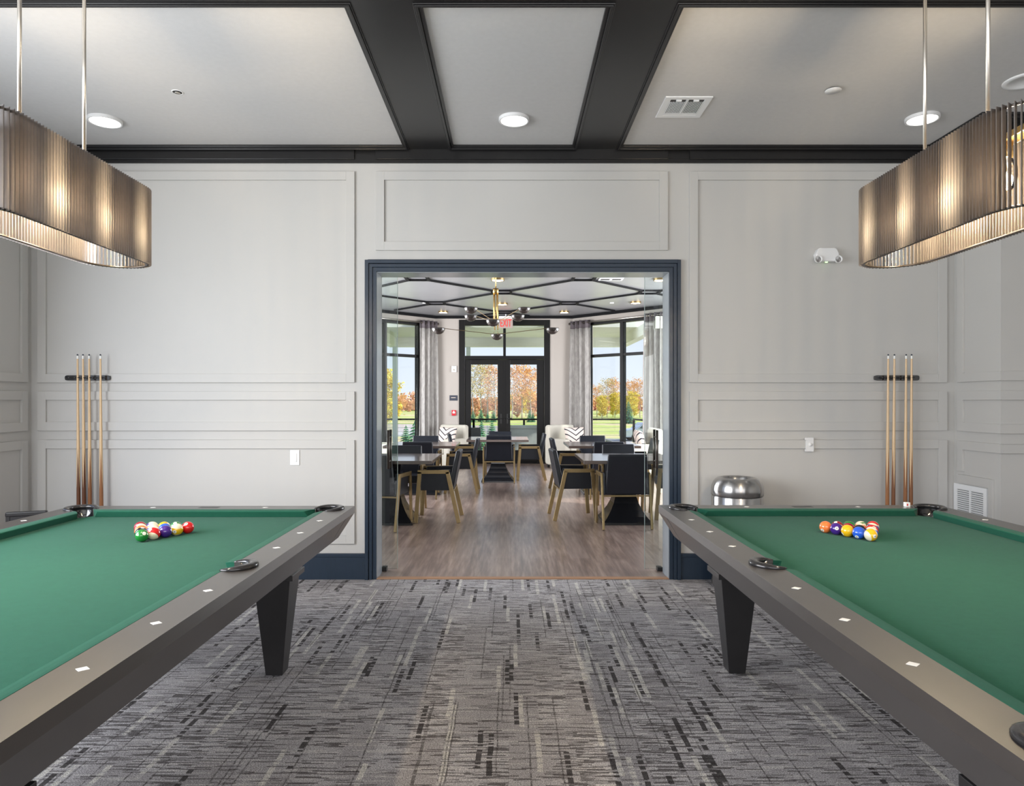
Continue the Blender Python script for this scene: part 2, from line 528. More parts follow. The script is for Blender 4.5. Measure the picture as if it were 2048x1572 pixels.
# ================================================================== mesh helpers
class MB:
    def __init__(s):
        s.v = []
        s.f = []
        s.sm = []

    def add(s, vs, fs, smooth=False):
        o = len(s.v)
        s.v += [tuple(v) for v in vs]
        s.f += [tuple(i + o for i in f) for f in fs]
        s.sm += [smooth] * len(fs)

    def box(s, x0, x1, y0, y1, z0, z1):
        vs = [(x0, y0, z0), (x1, y0, z0), (x1, y1, z0), (x0, y1, z0), (x0, y0, z1), (x1, y0, z1), (x1, y1, z1), (x0, y1, z1)]
        s.add(vs, [(0, 3, 2, 1), (4, 5, 6, 7), (0, 1, 5, 4), (1, 2, 6, 5), (2, 3, 7, 6), (3, 0, 4, 7)])
        return s

    def hexa(s, a, b):
        """a, b: two quads (4 points each) joined"""
        s.add(list(a) + list(b), [(0, 3, 2, 1), (4, 5, 6, 7), (0, 1, 5, 4), (1, 2, 6, 5), (2, 3, 7, 6), (3, 0, 4, 7)])
        return s

    def extr(s, loops, z0, z1, smooth=False):
        """extrude polygon with holes; loops[0] outer"""
        tri = tessellate_polygon([[Vector((p[0], p[1], 0)) for p in l] for l in loops])
        flat = [p for l in loops for p in l]
        n = len(flat)
        vs = [(p[0], p[1], z0) for p in flat] + [(p[0], p[1], z1) for p in flat]
        fs = []
        for t in tri:
            a, b, c = t
            ar = (flat[b][0] - flat[a][0]) * (flat[c][1] - flat[a][1]) - (flat[c][0] - flat[a][0]) * (flat[b][1] - flat[a][1])
            if ar < 0:
                b, c = c, b
            fs.append((a + n, b + n, c + n))
            fs.append((a, c, b))
        o = 0
        for li, l in enumerate(loops):
            k = len(l)
            A = sum(l[i][0] * l[(i + 1) % k][1] - l[(i + 1) % k][0] * l[i][1] for i in range(k))
            ccw = A > 0
            for i in range(k):
                j = (i + 1) % k
                q = (o + i, o + j, o + j + n, o + i + n)
                if (li == 0) != ccw:
                    q = q[::-1]
                fs.append(q)
            o += k
        s.add(vs, fs, smooth)
        return s

    def prism(s, prof, y0, y1, axis='y'):
        """profile (x,z) swept along y, or other axes"""
        n = len(prof)
        vs = []
        for t in (y0, y1):
            for a, b in prof:
                vs.append((a, t, b) if axis == 'y' else ((t, a, b) if axis == 'x' else (a, b, t)))
        fs = [tuple(range(n)), tuple(range(2 * n - 1, n - 1, -1))]
        for i in range(n):
            j = (i + 1) % n
            fs.append((i, i + n, j + n, j))
        s.add(vs, fs)
        return s

    def tube(s, pts, r, n=10, caps=True, rz=None):
        """tube along points; r a number or a list; rz flattens in the second direction"""
        P = [Vector(p) for p in pts]
        rs = r if isinstance(r, (list, tuple)) else [r] * len(P)
        rings = []
        up = Vector((0, 0, 1))
        prev = None
        for i, p in enumerate(P):
            t = (P[min(i + 1, len(P) - 1)] - P[max(i - 1, 0)]).normalized()
            if prev is None:
                a = t.cross(up)
                if a.length < 1e-3:
                    a = t.cross(Vector((1, 0, 0)))
            else:
                a = prev - t * prev.dot(t)
            a.normalize()
            prev = a
            b = t.cross(a).normalized()
            k = 1.0 if rz is None else rz
            rings.append([p + a * (rs[i] * cos(2 * pi * q / n)) + b * (rs[i] * k * sin(2 * pi * q / n)) for q in range(n)])
        vs = [v for g in rings for v in g]
        fs = []
        for i in range(len(P) - 1):
            for q in range(n):
                w = (q + 1) % n
                fs.append((i * n + q, i * n + w, (i + 1) * n + w, (i + 1) * n + q))
        s.add(vs, fs, True)
        if caps:
            o = len(s.v) - len(vs)
            s.f.append(tuple(o + q for q in range(n - 1, -1, -1)))
            s.sm.append(False)
            s.f.append(tuple(o + (len(P) - 1) * n + q for q in range(n)))
            s.sm.append(False)
        return s

    def bar(s, a, b, w, h, up=(0, 0, 1)):
        """rectangular bar from a to b; w across, h along up"""
        a, b = Vector(a), Vector(b)
        t = (b - a).normalized()
        x = t.cross(Vector(up))
        if x.length < 1e-4:
            x = Vector((1, 0, 0))
        x.normalize()
        y = x.cross(t).normalized()
        q = lambda p: [p + x * (w / 2) * i + y * (h / 2) * j for i, j in ((-1, -1), (1, -1), (1, 1), (-1, 1))]
        s.hexa(q(a), q(b))
        return s

    def lathe(s, prof, n=32, c=(0, 0, 0), a0=0, a1=2 * pi, axis='z', smooth=True):
        full = abs(a1 - a0 - 2 * pi) < 1e-6
        m = n if full else n + 1
        vs = []
        for r, z in prof:
            for q in range(m):
                t = a0 + (a1 - a0) * q / n
                if axis == 'z':
                    vs.append((c[0] + r * cos(t), c[1] + r * sin(t), c[2] + z))
                elif axis == 'y':
                    vs.append((c[0] + r * cos(t), c[1] + z, c[2] + r * sin(t)))
                else:
                    vs.append((c[0] + z, c[1] + r * cos(t), c[2] + r * sin(t)))
        fs = []
        for i in range(len(prof) - 1):
            for q in range(n):
                w = (q + 1) % m
                fs.append((i * m + q, i * m + w, (i + 1) * m + w, (i + 1) * m + q))
        s.add(vs, fs, smooth)
        return s

    def disc(s, c, r, n=24, up=1):
        vs = [(c[0] + r * cos(2 * pi * q / n), c[1] + r * sin(2 * pi * q / n), c[2]) for q in range(n)]
        s.add(vs, [tuple(range(n)) if up > 0 else tuple(range(n - 1, -1, -1))])
        return s

    def sphere(s, c, r, nu=24, nv=16, sc=(1, 1, 1)):
        prof = [(r * sin(pi * i / nv), -r * cos(pi * i / nv)) for i in range(nv + 1)]
        o = len(s.v)
        s.lathe(prof, nu)
        for i in range(o, len(s.v)):
            v = s.v[i]
            s.v[i] = (c[0] + v[0] * sc[0], c[1] + v[1] * sc[1], c[2] + v[2] * sc[2])
        return s

    def build(s, name, m, parent=None, loc=None, bevel=0.0, seg=2, rot=None, fix=True):
        me = bpy.data.meshes.new(name)
        me.from_pydata(s.v, [], s.f)
        me.validate()
        if len(me.polygons) == len(s.sm):
            me.polygons.foreach_set('use_smooth', s.sm)
        if fix:
            bm = bmesh.new()
            bm.from_mesh(me)
            bmesh.ops.remove_doubles(bm, verts=bm.verts, dist=1e-6)
            bmesh.ops.recalc_face_normals(bm, faces=bm.faces)
            bm.to_mesh(me)
            bm.free()
        me.materials.append(m)
        o = bpy.data.objects.new(name, me)
        COL.objects.link(o)
        if parent:
            o.parent = parent
        if loc:
            o.location = loc
        if rot:
            o.rotation_euler = rot
        if bevel:
            b = o.modifiers.new('bevel', 'BEVEL')
            b.width = bevel
            b.segments = seg
            b.limit_method = 'ANGLE'
            b.angle_limit = radians(40)
            b.harden_normals = False
        return o


def tag(o, label, cat, group=None, kind=None):
    if label:
        o['label'] = label
    if cat:
        o['category'] = cat
    if group:
        o['group'] = group
    if kind:
        o['kind'] = kind
    return o


def thing(name, label, cat, loc=(0, 0, 0), rz=0, group=None):
    o = bpy.data.objects.new(name, None)
    o.empty_display_size = 0.1
    COL.objects.link(o)
    o.location = loc
    o.rotation_euler = (0, 0, rz)
    return tag(o, label, cat, group)


def struct(name, mb, m, **k):
    o = mb.build(name, m, **k)
    o['kind'] = 'structure'
    return o


def children(o):
    return [c for c in COL.objects if c.parent == o]


def copy_tree(o, parent=None):
    c = o.copy()
    COL.objects.link(c)
    if parent:
        c.parent = parent
    for ch in children(o):
        copy_tree(ch, c)
    return c


def dup(root, label, loc, rz=0, group=None):
    c = copy_tree(root)
    c.location = loc
    c.rotation_euler = (0, 0, rz)
    c['label'] = label
    if group:
        c['group'] = group
    return c


def text_mesh(name, body, size, m, parent, loc, rot, depth=0.0008, align='CENTER'):
    cu = bpy.data.curves.new(name, 'FONT')
    cu.body = body
    cu.size = size
    cu.align_x = align
    cu.align_y = 'CENTER'
    cu.extrude = depth
    t = bpy.data.objects.new(name, cu)
    COL.objects.link(t)
    dg = bpy.context.evaluated_depsgraph_get()
    me = bpy.data.meshes.new_from_object(t.evaluated_get(dg))
    bpy.data.objects.remove(t)
    me.materials.clear()
    me.materials.append(m)
    o = bpy.data.objects.new(name, me)
    COL.objects.link(o)
    o.parent = parent
    o.location = loc
    o.rotation_euler = rot
    return o


# ================================================================== room shell
YW, YW2 = 5.383, 5.59          # game-room face and dining-room face of the shared wall
XL, XR = -3.78, 5.5
OX0, OX1, OZ = -1.057, 1.25, 2.42

struct('floor', MB().box(-4.2, 5.8, -3.4, YW, -0.12, 0.0), M['carpet'])
struct('floor', MB().box(-5.0, 5.0, YW + 0.05, 16.0, -0.12, -0.002), M['plank'])
struct('trim_1', MB().box(OX0, OX1, YW - 0.01, YW + 0.055, -0.01, 0.006), M['thresh'], bevel=0.003)

# shared wall with its opening
w = MB()
for a, b, c, d in ((-5.0, OX0, 0, 3.6), (OX1, 5.8, 0, 3.6), (OX0, OX1, OZ, 3.6)):
    w.box(a, b, YW, YW2, c, d)
struct('wall_back', w, M['wall'])
# left wall with the big windows nearer the camera
w = MB()
w.box(XL - 0.2, XL, 4.75, YW, 0, 3.6)
w.box(XL - 0.2, XL, -1.05, 4.75, 0, 0.75)
w.box(XL - 0.2, XL, -1.05, 4.75, 3.12, 3.6)
w.box(XL - 0.2, XL, -3.4, -1.05, 0, 3.6)
struct('wall_left', w, M['wall'])
w = MB().box(XR, XR + 0.2, -3.4, YW, 0, 3.6)
struct('wall_right', w, M['wall'])
w = MB()
w.box(-4.2, -3.3, -3.4, -3.0, 0, 3.6)
w.box(3.9, 5.8, -3.4, -3.0, 0, 3.6)
w.box(-3.3, 3.9, -3.4, -3.0, 0, 0.65)
w.box(-3.3, 3.9, -3.4, -3.0, 3.1, 3.6)
struct('wall_front', w, M['wall'])
# pier standing out from the right end of the back wall
struct('wall_pier', MB().box(3.5, XR, 4.87, YW, 0, 3.6), M['wall'])

# ceiling and black coffer beams
struct('ceiling', MB().box(-4.2, 5.8, -3.4, YW, 3.395, 3.6), M['ceil'])


def ring_offset(poly, d):
    """offset an axis-aligned CCW polygon outwards by d"""
    n = len(poly)
    out = []
    for i in range(n):
        p0, p1, p2 = Vector(poly[i - 1]), Vector(poly[i]), Vector(poly[(i + 1) % n])
        n1 = Vector(((p1 - p0).y, -(p1 - p0).x)).normalized()
        n2 = Vector(((p2 - p1).y, -(p2 - p1).x)).normalized()
        q = p1 + (n1 + n2) * d if abs(n1.dot(n2)) < 0.5 else p1 + n1 * d
        out.append((q.x, q.y))
    return out


trays = []
for (y0, y1, first) in ((3.43, 5.30, True), (1.10, 3.00, False), (-1.23, 0.67, False), (-2.9, -1.66, False)):
    trays.append([(-3.55, y0), (-0.838, y0), (-0.838, y1), (-3.55, y1)])
    trays.append([(-0.443, y0), (0.480, y0), (0.480, y1), (-0.443, y1)])
    if first:
        trays.append([(0.873, y0), (5.2, y0), (5.2, 4.70), (3.25, 4.70), (3.25, y1), (0.873, y1)])
    else:
        trays.append([(0.873, y0), (5.2, y0), (5.2, y1), (0.873, y1)])
outs = [ring_offset(t, 0.044) for t in trays]
struct('trim_2', MB().extr([[(-4.0, -3.2), (5.6, -3.2), (5.6, YW), (-4.0, YW)]] + [o[::-1] for o in outs], 3.380, 3.41), M['black'])
for t, o in zip(trays, outs):
    a = ring_offset(t, 0.020)
    b = ring_offset(t, 0.036)
    mb = MB()
    mb.extr([o, b[::-1]], 3.372, 3.40)
    mb.extr([b, a[::-1]], 3.366, 3.40)
    mb.extr([a, t[::-1]], 3.382, 3.40)
    struct('trim_3', mb, M['black'], bevel=0.003)

# black frieze along the top of the walls
zf = 3.277
mb = MB()
mb.box(XL, 3.5, YW - 0.012, YW, zf, 3.385)
mb.box(XL, XL + 0.012, -3.0, YW - 0.012, zf, 3.385)
mb.box(3.488, 3.5, 4.858, YW - 0.012, zf, 3.385)
mb.box(3.5, XR, 4.858, 4.87, zf, 3.385)
for x0, x1 in ((77, 710), (752, 1335), (1378, 1892)):
    mb.box((x0 - 1021) / 253.6, (x1 - 1021) / 253.6, YW - 0.028, YW - 0.012, 3.304, 3.384)
struct('trim_4', mb, M['black'], bevel=0.002)

# flat panel mouldings
S = 253.6
PX = lambda x: (x - 1021) / S
PZ = lambda y: 1.4 + (803 - y) / S
fw = 0.067


def panel_frame(mb, a0, a1, z0, z1, fn, t=0.018):
    """rectangular flat frame; fn maps (u, depth, z) to a box"""
    for (u0, u1, c0, c1) in ((a0, a0 + fw, z0, z1), (a1 - fw, a1, z0, z1), (a0 + fw, a1 - fw, z0, z0 + fw), (a0 + fw, a1 - fw, z1 - fw, z1)):
        fn(mb, u0, u1, c0, c1, t)


def f_back(mb, u0, u1, c0, c1, t):
    mb.box(u0, u1, YW - t, YW, c0, c1)


def f_left(mb, u0, u1, c0, c1, t):
    mb.box(XL, XL + t, u0, u1, c0, c1)


def f_pier_side(mb, u0, u1, c0, c1, t):
    mb.box(3.5 - t, 3.5, u0, u1, c0, c1)


def f_pier_front(mb, u0, u1, c0, c1, t):
    mb.box(u0, u1, 4.87 - t, 4.87, c0, c1)


rows = ((344, 765), (783, 861), (880, 1087))
for i, (x0, x1) in enumerate(((77, 710), (1378, 1892))):
    for (y0, y1) in rows:
        mb = MB()
        panel_frame(mb, PX(x0), PX(x1), PZ(y1), PZ(y0), f_back)
        struct('trim_5', mb, M['wall'], bevel=0.0015)
mb = MB()
panel_frame(mb, PX(752), PX(1335), PZ(501), PZ(344), f_back)
struct('trim_5', mb, M['wall'], bevel=0.0015)
for (y0, y1) in rows:
    mb = MB()
    panel_frame(mb, 4.80, 5.325, PZ(y1), PZ(y0), f_left)
    if y0 != 344:
        pass
    struct('trim_6', mb, M['wall'], bevel=0.0015)
# pier: frames wrap round its corner
for (y0, y1) in rows[:2]:
    mb = MB()
    z0, z1 = PZ(y1), PZ(y0)
    for (c0, c1) in ((z0, z0 + fw), (z1 - fw, z1)):
        mb.box(3.482, 3.5, 4.852, 5.325, c0, c1)
        mb.box(3.5, XR, 4.852, 4.87, c0, c1)
    mb.box(3.482, 3.5, 5.258, 5.325, z0 + fw, z1 - fw)
    struct('trim_7', mb, M['wall'], bevel=0.0015)
mb = MB()
z1 = PZ(880)
mb.box(3.482, 3.5, 4.852, 5.325, z1 - fw, z1)
mb.box(3.5, XR, 4.852, 4.87, z1 - fw, z1)
mb.box(3.482, 3.5, 5.258, 5.325, 0.86, z1 - fw)
mb.box(3.482, 3.5, 4.935, 5.325, 0.77, 0.835)
mb.box(3.482, 3.5, 4.935, 4.975, 0.205, 0.77)
struct('trim_7', mb, M['wall'], bevel=0.0015)

# navy baseboards
def baseboard(name, boxes):
    mb = MB()
    for (x0, x1, y0, y1, nx, ny) in boxes:
        mb.box(x0, x1, y0, y1, 0, 0.178)
        mb.box(x0 - 0.006 * (nx < 0), x1 + 0.006 * (nx > 0), y0 - 0.006 * (ny < 0), y1, 0.178, 0.205)
    return struct(name, mb, M['navy'], bevel=0.002)


baseboard('baseboard_back', [(XL, -1.143, YW - 0.018, YW, 0, -1), (1.337, 3.5, YW - 0.018, YW, 0, -1)])
baseboard('baseboard_left', [(XL, XL + 0.018, -3.0, YW - 0.018, 1, 0)])
baseboard('baseboard_right', [(3.482, 3.5, 4.852, YW - 0.018, -1, 0), (3.5, XR, 4.852, 4.87, 0, -1)])

# stepped navy door casing
mb = MB()
for k, (w0, t) in enumerate(((0.0, 0.034), (0.030, 0.024), (0.058, 0.014))):
    w1 = (0.027, 0.055, 0.087)[k]
    xo0, xo1, zo = -1.143, 1.337, 2.512
    mb.box(xo0 + w0, xo0 + w1, YW - t, YW, 0, zo - w0)
    mb.box(xo1 - w1, xo1 - w0, YW - t, YW, 0, zo - w0)
    mb.box(xo0 + w1, xo1 - w1, YW - t, YW, zo - w1, zo - w0)
mb.box(-1.14, OX0 - 0.001, YW - 0.008, YW, 0, 2.51)
mb.box(OX1 + 0.001, 1.334, YW - 0.008, YW, 0, 2.51)
mb.box(OX0, OX1, YW - 0.008, YW, OZ + 0.001, 2.51)
struct('trim_8', mb, M['navy'], bevel=0.0015)
# jamb lining
mb = MB()
mb.box(OX0 - 0.001, OX0 + 0.004, YW - 0.006, YW2, 0, OZ)
mb.box(OX1 - 0.004, OX1 + 0.001, YW - 0.006, YW2, 0, OZ)
mb.box(OX0, OX1, YW - 0.006, YW2, OZ - 0.004, OZ + 0.001)
struct('trim_9', mb, M['jamb'])

# ------------------------------------------------------------------ dining room shell
DC = 3.33
LX, RX, YD = -1.70, 1.40, 15.4
LS = 2.6                         # length (in x and y) of the 45 degree walls
LWX, RWX, YS = LX - LS, RX + LS, YD - LS
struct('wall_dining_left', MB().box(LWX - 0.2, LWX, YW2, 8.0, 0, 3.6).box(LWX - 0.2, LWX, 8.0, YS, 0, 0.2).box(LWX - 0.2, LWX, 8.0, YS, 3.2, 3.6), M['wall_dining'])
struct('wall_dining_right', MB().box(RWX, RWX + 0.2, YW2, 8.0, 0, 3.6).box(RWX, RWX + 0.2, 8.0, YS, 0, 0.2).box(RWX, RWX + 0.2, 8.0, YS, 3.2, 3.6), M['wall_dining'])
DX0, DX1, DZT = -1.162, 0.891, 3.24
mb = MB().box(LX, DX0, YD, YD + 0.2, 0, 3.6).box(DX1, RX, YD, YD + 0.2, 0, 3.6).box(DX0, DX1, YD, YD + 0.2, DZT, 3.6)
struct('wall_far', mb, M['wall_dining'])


def bay(side):
    """local frame: u along the wall from the far corner towards the camera, n into the room"""
    c = Vector((LX if side < 0 else RX, YD, 0))
    u = Vector((side, -1, 0)).normalized()
    n = Vector((-side, -1, 0)).normalized()
    ang = atan2(u.y, u.x)
    return c, u, n, ang


def bay_box(mb, side, u0, u1, n0, n1, z0, z1):
    c, u, n, ang = bay(side)
    q = lambda z: [c + u * a + n * b + Vector((0, 0, z)) for a, b in ((u0, n0), (u1, n0), (u1, n1), (u0, n1))]
    mb.hexa(q(z0), q(z1))
    return mb


L45 = LS * sqrt(2)
WU0, WU1, WZ0, WZ1 = 0.42, 2.30, 0.12, 3.15
WMID, WTR = 1.345, 2.40
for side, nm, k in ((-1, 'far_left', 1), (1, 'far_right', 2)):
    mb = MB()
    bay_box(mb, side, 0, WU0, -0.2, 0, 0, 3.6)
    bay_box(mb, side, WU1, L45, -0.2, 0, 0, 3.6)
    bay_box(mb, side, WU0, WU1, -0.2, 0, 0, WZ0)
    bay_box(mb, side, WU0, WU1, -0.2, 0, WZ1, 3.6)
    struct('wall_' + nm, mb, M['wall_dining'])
    mb = MB()
    f = 0.055
    bay_box(mb, side, WU0, WU0 + f, -0.12, 0.01, WZ0, WZ1)
    bay_box(mb, side, WU1 - f, WU1, -0.12, 0.01, WZ0, WZ1)
    bay_box(mb, side, WU0 + f, WU1 - f, -0.12, 0.01, WZ0, WZ0 + f)
    bay_box(mb, side, WU0 + f, WU1 - f, -0.12, 0.01, WZ1 - f * 1.3, WZ1)
    bay_box(mb, side, WMID - 0.04, WMID + 0.04, -0.11, 0.008, WZ0 + f, WZ1 - f)
    bay_box(mb, side, WU0 + f, WMID - 0.04, -0.10, 0.0, WTR - 0.03, WTR + 0.03)
    bay_box(mb, side, WMID + 0.04, WU1 - f, -0.10, 0.0, WTR - 0.03, WTR + 0.03)
    wf = struct('window_%d' % k, mb, M['frame'], bevel=0.004)
    for (a, b) in ((WU0 + f, WMID - 0.04), (WMID + 0.04, WU1 - f)):
        for (z0, z1) in ((WZ0 + f, WTR - 0.03), (WTR + 0.03, WZ1 - f * 1.3)):
            g = MB()
            bay_box(g, side, a, b, -0.06, -0.052, z0, z1)
            g.build('window_pane', M['glass'], wf)

# dining ceiling follows the bay outline
mb = MB().extr([[(LWX - 0.2, YW2), (RWX + 0.2, YW2), (RWX + 0.2, YS), (RX + 0.1, YD + 0.15), (LX - 0.1, YD + 0.15), (LWX - 0.2, YS)]], DC, 3.6)
struct('ceiling_dining', mb, M['dceil'])
# black battens: squares joined by diagonals
mb = MB()
sq = 0.165
bw = 0.045
PXC, PYC, AX, AY = -0.157, 11.96, 1.297, 1.345


def in_room(x, y):
    return y > YW2 + 0.15 and y < YD - 0.12 and (x - LX) + (YD - y) * 1 > 0.2 and (RX - x) + (YD - y) > 0.2 and LWX < x < RWX


def batten(a, b):
    k = 12
    pts = [(a[0] + (b[0] - a[0]) * i / k, a[1] + (b[1] - a[1]) * i / k) for i in range(k + 1)]
    ins = [p for p in pts if in_room(*p)]
    if len(ins) < 2:
        return
    mb.bar((*ins[0], DC - 0.014), (*ins[-1], DC - 0.014), bw, 0.028)


for i in range(-4, 5):
    for j in range(-5, 4):
        if (i + j) % 2:
            continue
        cx, cy = PXC + AX * i, PYC + AY * j
        c = [(cx - sq, cy - sq), (cx + sq, cy - sq), (cx + sq, cy + sq), (cx - sq, cy + sq)]
        for q in range(4):
            batten(c[q], c[(q + 1) % 4])
        batten((cx + sq, cy + sq), (cx + AX - sq, cy + AY - sq))
        batten((cx + sq, cy - sq), (cx + AX - sq, cy - AY + sq))
struct('trim_10', mb, M['batten'])
# dining cove border
mb = MB()
mb.box(LX, RX, YD - 0.05, YD, DC - 0.06, DC)
for s_ in (-1, 1):
    bay_box(mb, s_, 0, L45, 0, 0.05, DC - 0.06, DC)
struct('trim_11', mb, M['batten'])
# dining baseboards
mb = MB().box(LX, DX0, YD - 0.015, YD, 0, 0.13).box(DX1, RX, YD - 0.015, YD, 0, 0.13)
for s_ in (-1, 1):
    bay_box(mb, s_, 0, L45, 0, 0.015, 0, 0.11)
struct('baseboard_far', mb, M['wall_dining'])

# ------------------------------------------------------------------ patio door
d = bpy.data.objects.new('door_1', None)
COL.objects.link(d)
d['kind'] = 'structure'
mb = MB()
mb.box(DX0, DX0 + 0.13, YD - 0.02, YD + 0.12, 0, DZT)
mb.box(DX1 - 0.13, DX1, YD - 0.02, YD + 0.12, 0, DZT)
mb.box(DX0 + 0.13, DX1 - 0.13, YD - 0.02, YD + 0.12, DZT - 0.125, DZT)
mb.box(DX0 + 0.13, DX1 - 0.13, YD - 0.02, YD + 0.12, 2.35, 2.43)
mb.box(-0.165, -0.105, YD - 0.01, YD + 0.11, 2.43, DZT - 0.125)
mb.box(DX0 + 0.13, DX1 - 0.13, YD - 0.01, YD + 0.14, 0, 0.03)
mb.build('door_frame', M['frame'], d, bevel=0.004)
for (a, b) in ((DX0 + 0.13, -0.165), (-0.105, DX1 - 0.13)):
    MB().box(a, b, YD + 0.05, YD + 0.058, 2.43, DZT - 0.125).build('transom_pane', M['glass'], d)
for (a, b, g0, g1, hx) in ((DX0 + 0.13, -0.142, -0.895, -0.288, -0.215), (-0.136, DX1 - 0.13, -0.008, 0.598, -0.07)):
    lf = MB()
    lf.box(a + 0.004, g0, YD + 0.01, YD + 0.065, 0.035, 2.345)
    lf.box(g1, b - 0.004, YD + 0.01, YD + 0.065, 0.035, 2.345)
    lf.box(g0, g1, YD + 0.01, YD + 0.065, 2.235, 2.345)
    lf.box(g0, g1, YD + 0.01, YD + 0.065, 0.035, 0.30)
    lo = lf.build('door_leaf', M['frame'], d, bevel=0.004)
    MB().box(g0, g1, YD + 0.035, YD + 0.043, 0.30, 2.235).build('door_pane', M['glass'], lo)
    h = MB().tube([(hx, YD + 0.01, 1.02), (hx, YD - 0.045, 1.02), (hx + (0.1 if hx > -0.14 else -0.1), YD - 0.045, 1.02)], 0.011)
    h.box(hx - 0.018, hx + 0.018, YD + 0.002, YD + 0.012, 0.90, 1.12)
    h.build('door_handle', M['black'], lo)
MB().box(-0.158, -0.120, YD + 0.002, YD + 0.0095, 0.035, 2.345).build('astragal', M['frame'], d)

# ------------------------------------------------------------------ sliding glass doors, slid almost fully open
YG = 5.665
for k, (x0, x1, hx, fx) in enumerate(((-2.05, -0.937, -1.005, -1.045), (1.113, 2.22, 1.205, 1.235))):
    dd = bpy.data.objects.new('door_%d' % (k + 2), None)
    COL.objects.link(dd)
    dd['kind'] = 'structure'
    MB().box(x0 + 0.002, x1 - 0.002, YG - 0.005, YG + 0.005, 0.012, 2.52).build('glass_panel', M['sglass'], dd)
    ex = x1 if k == 0 else x0
    MB().box(ex - 0.0015, ex + 0.0015, YG - 0.005, YG + 0.005, 0.012, 2.52).build('glass_edge', M['gedge'], dd)
    h = MB()
    for sy in (-1, 1):
        h.tube([(hx, YG + sy * 0.055, 0.845), (hx, YG + sy * 0.055, 1.165)], 0.011, 12)
        for z in (0.905, 1.105):
            h.tube([(hx, YG + sy * 0.005, z), (hx, YG + sy * 0.055, z)], 0.006, 8)
    h.build('pull_handle', M['bronze'], dd)
    MB().box(fx - 0.022, fx + 0.022, YG - 0.03, YG + 0.03, -0.002, 0.032).build('floor_guide', M['black'], dd, bevel=0.003)
struct('trim_12', MB().box(-2.2, 2.4, YG - 0.03, YG + 0.03, 2.52, 2.58), M['black'])

# ================================================================== game room objects
# ------------------------------------------------------------------ ceiling lights and fittings
def downlight(name, label, x, y, z, r, lens, group, th=0.022, rim=None):
    t = thing(name, label, 'ceiling light', (x, y, z), 0, group)
    MB().lathe([(r * 0.86, -th * 0.8), (r * 0.9, -th), (r * 0.985, -th), (r, -th * 0.8), (r, 0)], 40).build('trim_ring', rim or M['white'], t)
    MB().lathe([(0.0001, -th * 0.86), (r * 0.86, -th * 0.86)], 40).build('lens', lens, t)
    return t


downlight('downlight', 'round flush ceiling light in the left grey ceiling tray', -2.87, 4.83, 3.395, 0.112, M['lens'], 'game room ceiling lights')
downlight('downlight', 'round flush ceiling light in the middle grey ceiling tray', 0.025, 4.81, 3.395, 0.107, M['lens'], 'game room ceiling lights')
downlight('downlight', 'round flush ceiling light in the right grey ceiling tray', 2.89, 4.79, 3.395, 0.110, M['lens'], 'game room ceiling lights')
for i, (x, y) in enumerate(((0.02, 2.0), (0.02, -0.3))):
    pass
o = MB().lathe([(0.0001, -0.006), (0.085, -0.006), (0.088, -0.010), (0.118, -0.010), (0.122, -0.004), (0.122, 0)], 40).build('ceiling_speaker', M['white'], None, (3.20, 4.24, 3.395))
tag(o, 'large white round ceiling speaker at the right edge of the picture', 'speaker')
t = thing('sprinkler_cover', 'small white round sprinkler cover plate in the right ceiling tray', 'sprinkler', (2.06, 4.357, 3.395))
MB().lathe([(0.0001, -0.014), (0.049, -0.014), (0.050, -0.010), (0.046, -0.010)], 28).build('cover_plate', M['white'], t)
MB().lathe([(0.034, -0.010), (0.034, 0)], 20).build('collar', M['dark'], t)
t = thing('ceiling_sprinkler', 'small recessed sprinkler head in the left ceiling tray', 'sprinkler', (-2.147, 4.40, 3.395))
MB().lathe([(0.036, 0.0), (0.036, -0.003), (0.030, -0.004), (0.028, 0.001)], 24).build('collar', M['white'], t)
MB().lathe([(0.0001, -0.001), (0.029, -0.001)], 24).build('recess', M['dark'], t)
MB().lathe([(0.0001, -0.008), (0.018, -0.008), (0.018, -0.005), (0.004, -0.001)], 16).build('deflector', M['nickel'], t)

# ceiling vent
t = thing('ceiling_vent', 'white two section air register in the right ceiling tray', 'vent', (1.17, 4.62, 3.395))
mb = MB()
mb.extr([[(-0.155, -0.162), (0.155, -0.162), (0.155, 0.162), (-0.155, 0.162)],
         [(-0.112, -0.125), (-0.112, 0.118), (-0.008, 0.118), (-0.008, -0.125)],
         [(0.008, -0.125), (0.008, 0.118), (0.112, 0.118), (0.112, -0.125)]], -0.008, 0)
mb.build('frame', M['whitegrille'], t, bevel=0.002)
MB().box(-0.115, 0.115, -0.128, 0.12, -0.0012, -0.0005).build('recess', M['ventgrey'], t)
for s_ in (-1, 1):
    mb = MB()
    for k in range(10):
        x = s_ * (0.014 + k * 0.0104)
        mb.bar((x, -0.085, -0.006), (x, 0.088, -0.006), 0.0036, 0.006, (s_ * 0.4, 0, 1))
    mb.box(min(s_ * 0.008, s_ * 0.112), max(s_ * 0.008, s_ * 0.112), 0.088, 0.118, -0.007, -0.003)
    mb.box(min(s_ * 0.04, s_ * 0.075), max(s_ * 0.04, s_ * 0.075), -0.12, -0.105, -0.014, -0.003)
    mb.build('louvre', M['whitegrille'], t)

